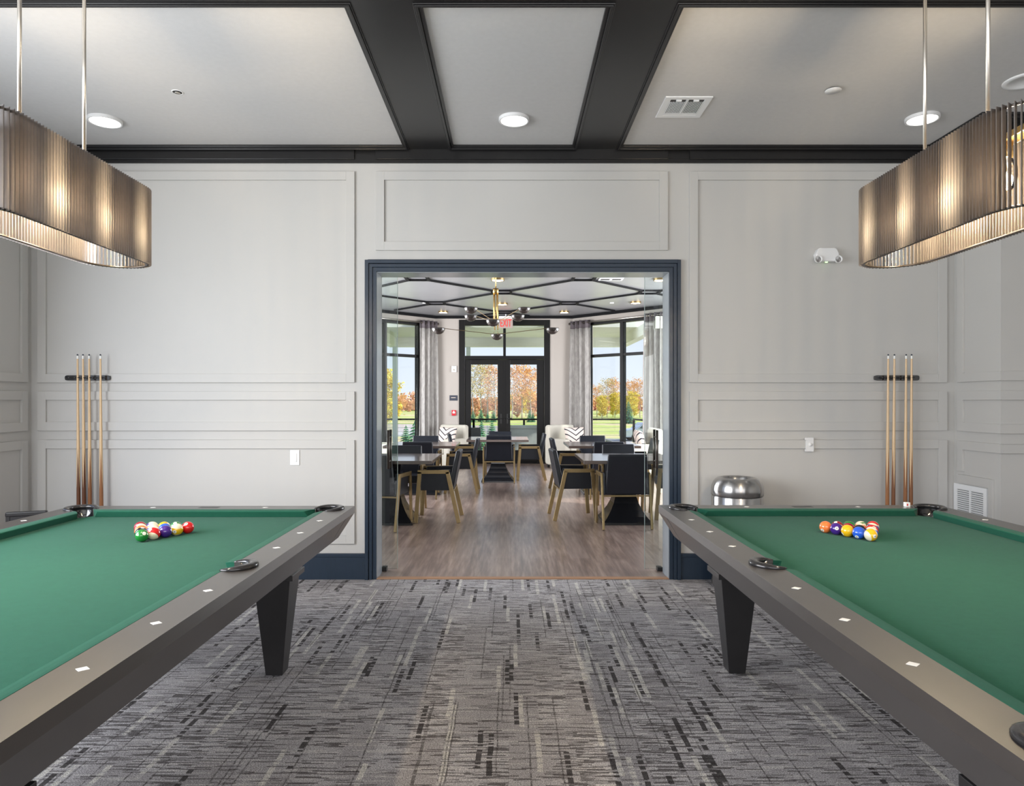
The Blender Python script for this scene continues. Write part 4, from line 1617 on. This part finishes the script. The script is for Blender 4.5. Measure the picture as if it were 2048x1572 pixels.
tb0 = dining_table()
for i, (x, y, lab) in enumerate((
        (-1.39, 8.00, 'square dark wood dining table, front left behind the sliding glass'),
        (1.335, 8.02, 'square dark wood dining table, front right behind the near chair'),
        (-1.34, 10.50, 'square dark wood dining table, middle left'),
        (1.385, 10.52, 'square dark wood dining table, middle right'),
        (-0.22, 12.10, 'square dark wood dining table, centre in front of the patio door'))):
    c = tb0 if i == 0 else copy_tree(tb0)
    c.location = (x, y, 0)
    tag(c, lab, 'table', 'square dining tables')


def armchair(name, label, x, y, a):
    """faces +Y local"""
    t = thing(name, label, 'armchair', (x, y, 0), a * F, 'cream armchairs by the windows')
    MB().box(-0.36, 0.36, -0.36, -0.20, 0.06, 0.90).build('backrest', M['cream'], t, bevel=0.06, seg=4)
    for s_ in (-1, 1):
        MB().box(s_ * 0.30 - 0.07, s_ * 0.30 + 0.07, -0.26, 0.36, 0.06, 0.62).build('arm', M['cream'], t, bevel=0.035, seg=3)
    MB().box(-0.23, 0.23, -0.20, 0.34, 0.06, 0.30).build('seat_base', M['cream'], t, bevel=0.01)
    MB().box(-0.225, 0.225, -0.20, 0.36, 0.30, 0.44).build('seat_cushion', M['cream'], t, bevel=0.04, seg=3)
    for sx in (-1, 1):
        for sy in (-1, 1):
            MB().box(sx * 0.30 - 0.02, sx * 0.30 + 0.02, sy * 0.29 - 0.02, sy * 0.29 + 0.02, 0, 0.06).build('leg', M['legblack'], t)
    return t


armchair('armchair', 'cream armchair left of the patio door', -1.38, 14.55, 145)
armchair('armchair', 'cream armchair right of the patio door', 1.22, 14.50, 215)
armchair('armchair', 'cream armchair behind the right sliding glass handle', 2.42, 12.75, 90)
armchair('armchair', 'cream armchair just visible behind the left glass', -2.55, 12.75, 270)


def pillow(label, x, y, z, rx, rz):
    m_ = MB()
    n = 14
    vs, fs = [], []
    for s_ in (1, -1):
        for i in range(n + 1):
            for j in range(n + 1):
                u, v = i / n * 2 - 1, j / n * 2 - 1
                th = 0.075 * (max(0, 1 - u ** 4) * max(0, 1 - v ** 4)) ** 0.5 + 0.004
                k = 1 - 0.06 * (1 - abs(u * v))
                vs.append((u * 0.215 * k, s_ * th, v * 0.215 * k))
    N1 = (n + 1) ** 2
    for s_ in (0, 1):
        for i in range(n):
            for j in range(n):
                a = s_ * N1 + i * (n + 1) + j
                q = (a, a + 1, a + n + 2, a + n + 1)
                fs.append(q if s_ == 0 else q[::-1])
    edge = [i * (n + 1) for i in range(n + 1)] + [n * (n + 1) + j for j in range(1, n + 1)] + [i * (n + 1) + n for i in range(n - 1, -1, -1)] + [j for j in range(n - 1, 0, -1)]
    for i in range(len(edge)):
        a, b = edge[i], edge[(i + 1) % len(edge)]
        fs.append((a, b, b + N1, a + N1))
    m_.add(vs, fs, True)
    o = m_.build('throw_pillow', M['chev'])
    o.location = (x, y, z)
    o.rotation_euler = (rx * F, 0, rz * F)
    return tag(o, label, 'pillow', 'chevron throw pillows')


pillow('cream pillow with dark chevrons on armchair left of patio door', -1.33, 14.28, 0.66, -18, -28)
pillow('cream pillow with dark chevrons on armchair right of patio door', 1.34, 14.22, 0.66, -18, 14)
pillow('brown chevron pillow seen edge on against the armchair behind right glass', 2.42, 12.75, 0.66, -16, 90)

# ------------------------------------------------------------------ curtains and rods
def curtain(label, side, u0, u1, folds, group):
    c, u, n, ang = bay(side)
    t = thing('curtain', label, 'curtain', (0, 0, 0), 0, group)

    def sheet(z0, z1, nz, flare):
        m_ = MB()
        K = folds * 14
        vs, fs = [], []
        for j in range(nz + 1):
            z = z0 + (z1 - z0) * j / nz
            fl = 1 + flare * (1 - (z - 0.03) / 3.1)
            mid = (u0 + u1) / 2
            for i in range(K + 1):
                f_ = i / K
                uu = mid + (u0 + (u1 - u0) * f_ - mid) * fl
                ph = f_ * folds * 2 * pi
                amp = 0.058 * (1 + 0.25 * sin(3.1 * i / K * pi + z))
                dd_ = 0.105 + amp * sin(ph) + 0.006 * sin(ph * 2.3 + z * 2)
                p = c + u * (uu + 0.012 * sin(ph * 2)) + n * dd_
                vs.append((p.x, p.y, z))
        for j in range(nz):
            for i in range(K):
                a = j * (K + 1) + i
                fs.append((a, a + 1, a + K + 2, a + K + 1))
        m_.add(vs, fs, True)
        return m_
    o = sheet(0.03, 3.02, 10, 0.10).build('fabric_panel', M['curtain'], t, fix=False)
    o2 = sheet(3.02, 3.19, 1, 0.10).build('header_band', M['curtop'], t, fix=False)
    for q in (o, o2):
        s_ = q.modifiers.new('thickness', 'SOLIDIFY')
        s_.thickness = 0.004
    r_ = MB()
    for k in range(folds * 2):
        f_ = (k + 0.5) / (folds * 2)
        p = c + u * (u0 + (u1 - u0) * f_) + n * 0.105 + Vector((0, 0, 3.14))
        pts = [(p + n * (0.030 * cos(a)) + Vector((0, 0, 0.030 * sin(a)))) for a in [2 * pi * q / 12 for q in range(13)]]
        r_.tube(pts, 0.005, 6, False)
    r_.build('grommet', M['bronze'], t)
    return t


curtain('grey curtain with dark header at the left bay window', -1, 0.03, 0.50, 4, 'bay curtains')
curtain('grey curtain with dark header right of the patio door', 1, 0.03, 0.58, 4, 'bay curtains')
curtain('grey curtain with dark header seen through the right sliding glass', 1, 1.98, 2.62, 5, 'bay curtains')
for side, lab in ((-1, 'dark metal curtain rod above the left bay window'), (1, 'dark metal curtain rod above the right bay window')):
    c, u, n, ang = bay(side)
    t = thing('curtain_rod', lab, 'curtain rod', (0, 0, 0), 0, 'bay curtain rods')
    a, b = c + u * 0.0 + n * 0.105 + Vector((0, 0, 3.14)), c + u * 2.85 + n * 0.105 + Vector((0, 0, 3.14))
    MB().tube([a, b], 0.016, 12).build('rod', M['nickel'], t)
    for p in (a, b):
        MB().sphere(p, 0.028, 14, 10).build('finial', M['bronze'], t)
    for uu in (0.55, 1.9):
        p = c + u * uu
        MB().bar(p + Vector((0, 0, 3.14)), p + n * 0.11 + Vector((0, 0, 3.14)), 0.014, 0.03).build('bracket', M['bronze'], t)

# ------------------------------------------------------------------ chandelier
CHX, CHY = -0.205, 9.5
t = thing('chandelier', 'brass chandelier with long arms and dark bowl shades', 'chandelier', (CHX, CHY, 0))
K = 1365 / CHY
pz = lambda y: 1.4 + (803 - y) / K
px = lambda x: (x - 1021) / K - CHX
MB().lathe([(0.0001, 0), (0.065, 0), (0.065, -0.02), (0.02, -0.03)], 28, (0, 0, DC)).build('canopy', M['brassbar'], t)
MB().tube([(0, 0, DC), (0, 0, pz(578))], 0.008, 10).build('stem', M['brassbar'], t)
MB().lathe([(0.0001, pz(577)), (0.040, pz(577)), (0.040, pz(587)), (0.0001, pz(587))], 24).build('collar', M['brassbar'], t)
m_ = MB()
for q in range(6):
    a = q * pi / 3
    m_.tube([(0.028 * cos(a), 0.028 * sin(a), pz(586)), (0.028 * cos(a), 0.028 * sin(a), pz(642 if q % 2 else 660))], 0.0075, 8)
m_.build('tube_bundle', M['brassbar'], t)
bowls = [(942, 621, -0.30), (941.5, 636, 0.25), (1048, 621, 0.30), (1036, 636, -0.22), (986, 646, -0.50), (877, 662, 0.0), (994, 674, 0.45), (1105, 662, 0.05)]
for i, (bx, by, dy_) in enumerate(bowls):
    X, Z = px(bx), pz(by)
    yl = dy_
    ks = (CHY + yl) / CHY
    X = (bx - 1021) / 1365 * (CHY + yl) - CHX
    Z = 1.4 + (803 - by) / 1365 * (CHY + yl)
    ar = MB()
    zr = pz(642 if i < 5 else 668)
    ar.tube([(0.02 * (1 if X > 0 else -1), 0, zr + 0.03), (0.04 * (1 if X > 0 else -1), yl * 0.1, zr), (X * 0.9, yl * 0.9, Z + 0.035), (X, yl, Z + 0.035)], 0.0042, 8)
    ao = ar.build('arm', M['armbrass'], t)
    rr = 0.092
    bo = MB()
    bo.lathe([(rr * sin(q * pi / 20), -rr * 0.95 * cos(q * pi / 20)) for q in range(0, 11)], 28, (X, yl, Z + 0.04))
    o = bo.build('bowl_shade', M['bowl'], ao)
    s_ = o.modifiers.new('thickness', 'SOLIDIFY')
    s_.thickness = 0.004
    MB().sphere((X, yl, Z + 0.015), 0.022, 12, 8).build('bulb', M['lenswarm'], ao)
# ------------------------------------------------------------------ dining ceiling fittings
for (x, y, lab) in ((-1.44, 14.6, 'lit round dining ceiling light left of the patio door'), (1.15, 14.6, 'lit round dining ceiling light right of the patio door'),
                    (-0.16, 13.4, 'lit round dining ceiling light above the exit sign'), (-0.20, 10.72, 'lit round dining ceiling light behind the chandelier stem'),
                    (2.42, 13.2, 'lit round dining ceiling light by the right glass edge'), (2.35, 10.72, 'lit round dining ceiling light in the top right corner of doorway')):
    downlight('downlight', lab, x, y, DC, 0.105, M['lenswarm'], 'dining room ceiling lights', 0.035, M['gold'])
for (x, y, lab) in ((-1.68, 13.35, 'small white sprinkler cap on the left of dining ceiling'), (1.98, 13.35, 'small white sprinkler cap on the right of dining ceiling')):
    o = MB().lathe([(0.0001, -0.012), (0.040, -0.012), (0.042, 0)], 20).build('ceiling_sprinkler', M['white'], None, (x, y, DC))
    tag(o, lab, 'sprinkler', 'dining sprinkler caps')
t = thing('ceiling_vent', 'white slot air vent on the dining room ceiling', 'vent', (1.58, 10.75, DC))
MB().box(-0.19, 0.19, -0.10, 0.10, -0.010, 0).build('frame', M['whitegrille'], t)
for s_ in (-1, 1):
    MB().box(s_ * 0.09 - 0.07, s_ * 0.09 + 0.07, -0.05, 0.05, -0.012, -0.009).build('louvre', M['dark'], t)

# ------------------------------------------------------------------ signs and wall devices on the far wall
t = thing('exit_sign', 'red lettered exit sign hanging above the patio door', 'sign', (-0.105, 15.05, 3.12))
MB().box(-0.155, 0.155, -0.012, 0.012, -0.105, 0.105).build('panel', M['exitface'], t, bevel=0.004)
MB().box(-0.150, 0.150, -0.03, 0.03, 0.105, 0.16).build('housing', M['white'], t, bevel=0.004)
MB().tube([(0, 0, 0.16), (0, 0, DC - 3.12)], 0.012, 8).build('mount', M['white'], t)
el_ = text_mesh('exit_lettering', 'EXIT', 0.235, M['exitred'], t, (0, -0.0145, 0), (pi / 2, 0, 0), 0.002)
el_.scale = (0.52, 1, 1)
t = thing('fire_strobe', 'white fire alarm strobe on the wall left of patio door', 'alarm', (-1.272, YD, 2.13))
MB().box(-0.055, 0.055, -0.045, 0, -0.07, 0.07).build('housing', M['white'], t, bevel=0.008)
MB().box(-0.03, 0.03, -0.055, -0.044, -0.035, 0.0).build('flash_lens', M['nickel'], t, bevel=0.004)
t = thing('room_sign', 'small dark room sign beside the patio door', 'sign', (-1.285, YD, 1.48))
MB().box(-0.090, 0.090, -0.010, 0, -0.060, 0.060).build('plaque', M['slate'], t, bevel=0.001)
MB().box(-0.055, 0.050, -0.012, -0.009, 0.000, 0.014).build('text_line', M['tan'], t)
t = thing('fire_pull_station', 'red fire alarm pull station beside the patio door', 'alarm', (-1.275, YD, 1.145))
MB().box(-0.050, 0.050, -0.045, 0, -0.062, 0.062).build('housing', M['red'], t, bevel=0.008)
MB().box(-0.028, 0.028, -0.056, -0.044, -0.012, 0.020).build('pull_handle', M['white'], t, bevel=0.003)
MB().box(-0.012, 0.012, -0.050, -0.044, 0.020, 0.045).build('lettering', M['white'], t)

# ================================================================== outside
struct('floor_porch', MB().box(-6.0, 6.0, YD + 0.2, 18.8, -0.4, -0.06), M['deck'])
PYF = 18.2
mb = MB().box(-3.25, 3.1, YD + 0.2, PYF + 0.2, 3.10, 3.3)
mb.box(-3.25, 3.1, PYF, PYF + 0.2, 2.86, 3.10)
mb.box(-3.25, -3.05, 13.9, PYF, 2.86, 3.10)
mb.box(2.9, 3.1, 13.6, PYF, 2.86, 3.10)
mb.box(-6.0, -3.25, 13.9, PYF + 0.2, 3.10, 3.3)
struct('ceiling_porch', mb, M['porch'])
for x, lab in ((-3.10, 'pale square porch column seen through the left bay window'), (-1.13, 'pale square porch column at the left of the patio door')):
    t = thing('porch_column', lab, 'column', (x, PYF + 0.1, -0.06), 0, 'porch columns')
    MB().box(-0.055, 0.055, -0.055, 0.055, 0.15, 2.92).build('shaft', M['column'], t, bevel=0.004)
    MB().box(-0.08, 0.08, -0.08, 0.08, 0, 0.15).build('base', M['column'], t, bevel=0.004)


def railing(label, pts, zt, posts, cables=True):
    t = thing('porch_railing', label, 'railing', (0, 0, 0), 0, 'porch railings')
    P = [Vector((*p, 0)) for p in pts]
    m_ = MB()
    for a, b in zip(P, P[1:]):
        m_.bar(a + Vector((0, 0, zt)), b + Vector((0, 0, zt)), 0.06, 0.045)
    m_.build('top_rail', M['frame'], t)
    for a, b, n in [(P[i], P[i + 1], posts[i]) for i in range(len(P) - 1)]:
        for k in range(n + 1):
            p = a + (b - a) * k / max(n, 1)
            MB().box(p.x - 0.028, p.x + 0.028, p.y - 0.028, p.y + 0.028, -0.06, zt).build('post', M['frame'], t)
    if cables:
        m_ = MB()
        for a, b in zip(P, P[1:]):
            for k in range(8):
                z = 0.06 + k * 0.105
                m_.tube([a + Vector((0, 0, z)), b + Vector((0, 0, z))], 0.004, 5, False)
        m_.build('cable', M['nickel'], t)
    return t


railing('dark cable railing along the front of the porch', [(-6.0, 18.55), (-1.0, 18.55), (3.1, 18.55)], 0.915, [4, 3])
railing('dark cable railing at the right side of the porch', [(3.35, 18.55), (3.6, 17.0), (4.3, 16.2)], 0.915, [2, 2])
railing('dark cable railing at the left side of the porch', [(-6.0, 18.5), (-6.0, 15.4)], 0.915, [3])

# porch furniture
t = thing('outdoor_sofa', 'pale grey outdoor sofa back seen through the patio door', 'sofa', (0.55, 17.0, -0.06))
MB().box(-0.72, 0.72, -0.35, -0.17, 0.10, 0.82).build('backrest', M['wicker'], t, bevel=0.05, seg=3)
MB().box(-0.62, 0.62, -0.40, -0.18, 0.80, 0.88).build('frame_rail', M['wicker'], t, bevel=0.02)
MB().box(-0.70, 0.70, -0.2, 0.40, 0.10, 0.42).build('seat', M['wicker'], t, bevel=0.04, seg=3)
for s_ in (-1, 1):
    MB().box(s_ * 0.78 - 0.07, s_ * 0.78 + 0.07, -0.33, 0.40, 0.0, 0.62).build('arm', M['wicker'], t, bevel=0.03, seg=3)
t = thing('outdoor_chair', 'dark woven outdoor chair on the porch behind the left door leaf', 'chair', (-0.97, 16.9, -0.06))
MB().box(-0.24, 0.24, -0.26, -0.21, 0.40, 0.82).build('backrest', M['wickerdark'], t, bevel=0.01)
MB().box(-0.24, 0.24, -0.24, 0.26, 0.36, 0.42).build('seat', M['wickerdark'], t, bevel=0.01)
for sx in (-1, 1):
    for sy in (-1, 1):
        MB().box(sx * 0.22 - 0.018, sx * 0.22 + 0.018, sy * 0.22 - 0.018, sy * 0.22 + 0.018, 0, 0.38).build('leg', M['wickerdark'], t)
t = thing('outdoor_side_table', 'small white outdoor side table on the porch', 'side table', (0.0, 17.2, -0.06))
MB().box(-0.2, 0.2, -0.2, 0.2, 0.52, 0.55).build('top', M['white'], t)
for sx in (-1, 1):
    for sy in (-1, 1):
        MB().box(sx * 0.17 - 0.012, sx * 0.17 + 0.012, sy * 0.17 - 0.012, sy * 0.17 + 0.012, 0, 0.52).build('leg', M['white'], t)

# ground, pond, drive
GZ = -1.9
mb = MB()
NX, NY = 40, 30
vs, fs = [], []
for j in range(NY + 1):
    for i in range(NX + 1):
        x = -260 + 520 * i / NX
        y = 18.9 + (520 - 18.9) * (j / NY) ** 1.6
        z = GZ + 0.12 * sin(x * 0.11) * sin(y * 0.07) + max(0, y - 150) * 0.012
        if y < 40:
            z = GZ * min(1, (y - 18.0) / 18) - 0.25 * (1 - min(1, (y - 18.0) / 18))
        vs.append((x, y, z))
for j in range(NY):
    for i in range(NX):
        a = j * (NX + 1) + i
        fs.append((a, a + 1, a + NX + 2, a + NX + 1))
mb.add(vs, fs, True)
o = mb.build('lawn', M['grass'])
tag(o, 'green and straw coloured lawn sloping down beyond the porch', 'lawn', kind='stuff')
pond = [(-70, 64), (-30, 60), (-4, 63), (1.5, 70), (2.5, 78), (-2, 88), (-20, 96), (-60, 98), (-90, 90)]
mb = MB().extr([pond], GZ + 0.05, GZ + 0.20)
tag(mb.build('pond', M['water']), 'pale grey pond beyond the lawn, seen through the left door leaf', 'pond', kind='stuff')
mb = MB().extr([[(8, 58), (60, 52), (60, 47), (8, 52)]], GZ, GZ + 0.16)
tag(mb.build('driveway', M['asphalt']), 'pale driveway crossing the lawn outside right bay window', 'driveway')

# parked car outside the right bay window
t = thing('car', 'silver blue car parked outside beyond the right bay window', 'car', (11.2, 55.0, GZ + 0.16), radians(6))
body = [(-2.3, 0.30), (-2.3, 0.75), (-2.1, 0.92), (-1.35, 0.98), (-0.75, 1.45), (0.95, 1.48), (1.6, 1.02), (2.15, 0.90), (2.3, 0.70), (2.3, 0.30)]
MB().prism(body, -0.88, 0.88, 'y').build('body', M['carpaint'], t, bevel=0.06, seg=3)
MB().prism([(-1.15, 1.0), (-0.70, 1.38), (0.88, 1.40), (1.35, 1.03)], -0.895, 0.895, 'y').build('side_windows', M['carglass'], t)
for x in (-1.4, 1.4):
    for s_ in (-1, 1):
        MB().lathe([(0.0001, -0.1), (0.32, -0.1), (0.33, 0.1), (0.0001, 0.1)], 20, (x, s_ * 0.85, 0.32), axis='y').build('wheel', M['tyre'], t)


# ------------------------------------------------------------------ trees
def tree_meshes(seed, h, crown0, spread, leaves, lsize, leafm, trunk_r=0.16, sway=0.08):
    r = random.Random(seed)
    tr = MB()
    n = 9
    pts = [(sway * h * 0.4 * sin(i * 0.8 + seed) * i / n, sway * h * 0.3 * cos(i * 0.7 + seed * 2) * i / n, h * 0.97 * i / n) for i in range(n + 1)]
    tr.tube(pts, [trunk_r * (1 - 0.88 * i / n) for i in range(n + 1)], 7)
    tips = []
    for k in range(34):
        f_ = crown0 + (0.96 - crown0) * (k + 0.5) / 34
        i = min(int(f_ * n), n - 1)
        g = f_ * n - i
        a = Vector(pts[i]).lerp(Vector(pts[i + 1]), g)
        ang = k * 2.4 + r.uniform(-0.4, 0.4)
        ln = spread * h * (0.35 + 0.65 * sin(pi * min(1, (f_ - crown0) / (1 - crown0) * 0.8 + 0.18))) * r.uniform(0.7, 1.15)
        up = r.uniform(0.45, 1.1)
        b = a + Vector((cos(ang) * ln, sin(ang) * ln, ln * up))
        mdl = a.lerp(b, 0.5) + Vector((0, 0, -0.06 * ln))
        tr.tube([a, mdl, b], [trunk_r * 0.30 * (1 - f_ * 0.5), trunk_r * 0.18, trunk_r * 0.06], 5)
        for q in (0.35, 0.55, 0.75, 0.9, 1.0):
            tips.append((a.lerp(b, q), 0.10 * h * (0.45 + 0.4 * q)))
        for s2 in range(2):
            an = ang + r.uniform(-1.1, 1.1)
            st = a.lerp(b, r.uniform(0.35, 0.7))
            e2 = st + Vector((cos(an), sin(an), r.uniform(0.2, 1.0))) * ln * 0.5
            tr.tube([st, e2], [trunk_r * 0.12, trunk_r * 0.04], 4)
            tips.append((e2, 0.07 * h))
            tips.append((st.lerp(e2, 0.6), 0.06 * h))
    lf = MB()
    for k in range(leaves):
        c, rad = tips[r.randrange(len(tips))]
        p = c + Vector((r.gauss(0, 1), r.gauss(0, 1), r.gauss(0, 0.8))) * rad * 0.42
        u = Vector((r.gauss(0, 1), r.gauss(0, 1), r.gauss(0, 1))).normalized()
        w_ = u.orthogonal().normalized()
        s_ = lsize * r.uniform(0.6, 1.3)
        v_ = u.cross(w_)
        lf.add([p + w_ * s_, p + v_ * s_ * 0.7, p - w_ * s_, p - v_ * s_ * 0.7], [(0, 1, 2, 3)])
    to = tr.build('trunk', M['bark'], fix=False)
    lo = lf.build('foliage', leafm, fix=False)
    return to, lo


def spruce_mesh(seed, h, r0, m):
    r = random.Random(seed)
    mb = MB()
    tiers = 13
    for k in range(tiers):
        f_ = k / tiers
        z = h * (0.06 + 0.90 * f_)
        rad = r0 * (1 - f_) ** 0.85 + 0.03
        nb = int(16 - 8 * f_)
        for q in range(nb):
            a = q * 2 * pi / nb + k * 0.7 + r.uniform(-0.15, 0.15)
            L = rad * r.uniform(0.8, 1.1)
            d_ = Vector((cos(a), sin(a), 0))
            s_ = Vector((-sin(a), cos(a), 0))
            zt = Vector((0, 0, h * 0.055))
            base = Vector((0, 0, z))
            tip = base + d_ * L + Vector((0, 0, -0.10 * L))
            w_ = L * 0.24
            mb.add([base + zt, base + d_ * L * 0.5 + s_ * w_, tip, base + d_ * L * 0.5 - s_ * w_, base + d_ * L * 0.45 + zt * 0.7],
                   [(0, 1, 4), (1, 2, 4), (2, 3, 4), (3, 0, 4), (0, 3, 2, 1)])
    mb.tube([(0, 0, h * 0.92), (0, 0, h)], [0.02 * h, 0.004 * h], 5)
    fo = mb.build('foliage', m, fix=False)
    to = MB().tube([(0, 0, -0.2), (0, 0, h * 0.6)], [0.035 * h, 0.015 * h], 7).build('trunk', M['bark'])
    return to, fo


kinds = [
    ('orange', 11, 12.0, 0.34, 0.24, 1700, 0.17, 'leaf_orange'),
    ('rust', 12, 11.5, 0.30, 0.22, 1000, 0.16, 'leaf_rust'),
    ('yellow', 13, 9.0, 0.10, 0.26, 5200, 0.17, 'leaf_yellow'),
    ('sparse olive', 14, 13.0, 0.38, 0.23, 800, 0.17, 'leaf_olive'),
    ('orange and tan', 15, 6.0, 0.02, 0.30, 3000, 0.17, 'leaf_rust'),
]
protos = {}
def place_tree(kind, x, y, sc, rz, label):
    k = [q for q in kinds if q[0] == kind][0]
    if kind not in protos:
        a, b = tree_meshes(k[1], k[2], k[3], k[4], k[5], k[6], M[k[7]])
        protos[kind] = (a, b)
        parts = (a, b)
    else:
        parts = []
        for q in protos[kind]:
            c_ = q.copy()
            COL.objects.link(c_)
            parts.append(c_)
    t = thing('autumn_tree', label, 'tree', (x, y, GZ - 0.1), rz, 'autumn trees beyond the pond')
    t.scale = (sc, sc, sc)
    for q in parts:
        q.parent = t
    return t


# (kind, screen x, distance, scale)
tree_rows = [
    # seen through the patio door
    ('sparse olive', 946, 112, 0.75, 'tall thin leaved tree at the left edge of the left door pane'),
    ('sparse olive', 962, 124, 0.79, 'tall bare branched tree in the left door pane'),
    ('rust', 976, 126, 0.85, 'rust leaved tree in the middle of the left door pane'),
    ('rust', 990, 118, 0.82, 'rust leaved tree at the right edge of the left door pane'),
    ('orange and tan', 950, 140, 0.65, 'low orange tree behind the left door pane trees'),
    ('orange and tan', 972, 142, 0.62, 'low tan tree in the middle behind the left door pane'),
    ('orange and tan', 992, 140, 0.65, 'low reddish tree at the right of the left door pane'),
    ('rust', 1024, 120, 0.82, 'reddish tree at the left edge of the right door pane'),
    ('orange', 1044, 124, 0.80, 'tall orange tree in the middle of the right door pane'),
    ('orange', 1062, 122, 0.75, 'golden orange tree at the right of the right door pane'),
    ('orange and tan', 1034, 140, 0.69, 'low brown tree behind the right door pane trees'),
    ('orange and tan', 1066, 138, 0.73, 'low orange tree at far right of the right door pane'),
    ('yellow', 1012, 150, 0.62, 'yellow tree hidden behind the door meeting stile'),
    ('yellow', 1052, 150, 0.65, 'yellow green tree low in the right door pane'),
    # right bay window
    ('orange', 1194, 147, 0.55, 'orange tree next to the right door curtain'),
    ('yellow', 1204, 130, 0.48, 'yellow tree low beside the right door curtain'),
    ('sparse olive', 1214, 140, 0.62, 'thin tall tree left in the right bay window'),
    ('orange', 1226, 150, 0.67, 'orange tree before the mullion of the right bay window'),
    ('orange and tan', 1210, 167, 0.74, 'tan tree behind others in the right bay window'),
    ('yellow', 1230, 137, 0.55, 'bright yellow tree before the right bay mullion'),
    ('orange', 1258, 145, 0.62, 'orange tree right of the bay mullion'),
    ('yellow', 1264, 127, 0.56, 'large yellow green tree right of the bay mullion'),
    ('orange', 1280, 140, 0.64, 'orange tree beside the sliding glass edge'),
    ('yellow', 1248, 140, 0.48, 'yellow tree just right of the bay mullion'),
    ('orange and tan', 1242, 172, 0.78, 'tan tree far behind the bay mullion'),
    ('orange and tan', 1272, 170, 0.78, 'tan tree far behind near the sliding glass edge'),
    ('yellow', 1300, 137, 0.62, 'yellow tree behind the curtain by the sliding glass'),
    # left bay window
    ('yellow', 768, 70, 0.70, 'yellow tree by the jamb in the left bay window'),
    ('orange', 786, 190, 0.47, 'orange tree far off right of the left bay mullion'),
    ('orange and tan', 800, 195, 0.60, 'tan tree far off in the left bay window'),
    ('orange', 806, 185, 0.42, 'orange tree in the middle of the left bay window'),
    ('orange and tan', 818, 190, 0.53, 'tan tree beside the left bay window frame'),
    ('rust', 826, 180, 0.31, 'rust tree at the right edge of the left bay window'),
    ('yellow', 779, 120, 0.56, 'yellow tree behind the porch column in left bay window'),
]
for i, (k, sx_, dist, sc, lab) in enumerate(tree_rows):
    place_tree(k, (sx_ - 1021) / 1365 * dist, dist, sc, i * 1.7, lab)

# dense wood behind, nobody could count it
r = random.Random(5)
mb = MB()
for k in range(9000):
    x = r.uniform(-75, 60)
    y = 205 + r.uniform(-6, 6)
    hh = 4.2 + 0.8 * sin(x * 0.13) + 0.6 * sin(x * 0.41)
    z = GZ + 0.6 + abs(r.gauss(0, 0.55)) * hh
    if z > GZ + hh * 1.3:
        continue
    p = Vector((x, y, z))
    u = Vector((r.gauss(0, 1), r.gauss(0, 1), r.gauss(0, 1))).normalized()
    w_ = u.orthogonal().normalized()
    s_ = r.uniform(0.4, 0.8)
    v_ = u.cross(w_)
    mb.add([p + w_ * s_, p + v_ * s_ * 0.7, p - w_ * s_, p - v_ * s_ * 0.7], [(0, 1, 2, 3)])
o = mb.build('distant_wood', M['leaf_rust'], fix=False)
tag(o, 'hazy line of distant autumn wood behind the single trees', 'woods', kind='stuff')

sp = None
spr = [(812, 42, 1.9, 'young blue green spruce left of the other in left bay window'), (829, 34, 2.2, 'larger dark spruce beside the curtain in left bay window'),
       (948, 47, 1.75, 'small spruce at the left of the left door pane'), (963, 46, 2.05, 'small spruce in the middle of the left door pane'),
       (984, 50, 2.0, 'small spruce at the right of the left door pane'),
       (946, 108, 1.9, 'tiny far spruce left in the left door pane below tall trees'), (962, 109, 2.2, 'tiny far spruce in the left door pane, second'),
       (975, 108, 1.7, 'tiny far spruce in the left door pane, third'), (987, 109, 2.0, 'tiny far spruce in the left door pane, rightmost'),
       (1059, 108, 2.0, 'tiny far spruce in the right door pane, left of two'), (1066, 108, 1.6, 'tiny far spruce in the right door pane, right of two'),
       (1257, 100, 3.4, 'dark green spruce among yellow trees in right bay window')]
sp_parts = None
for (sx_, dist, hh, lab) in spr:
    if sp_parts is None:
        sp_parts = spruce_mesh(3, 1.0, 0.36, M['spruce'])
        parts = sp_parts
    else:
        parts = []
        for q in sp_parts:
            c_ = q.copy()
            COL.objects.link(c_)
            parts.append(c_)
    gz = GZ if dist > 40 else GZ * min(1, (dist - 18.0) / 18) - 0.05
    t = thing('spruce', lab, 'spruce tree', ((sx_ - 1021) / 1365 * dist, dist, gz - 0.02), dist, 'young spruces on the lawn')
    t.scale = (hh, hh, hh)
    for q in parts:
        q.parent = t
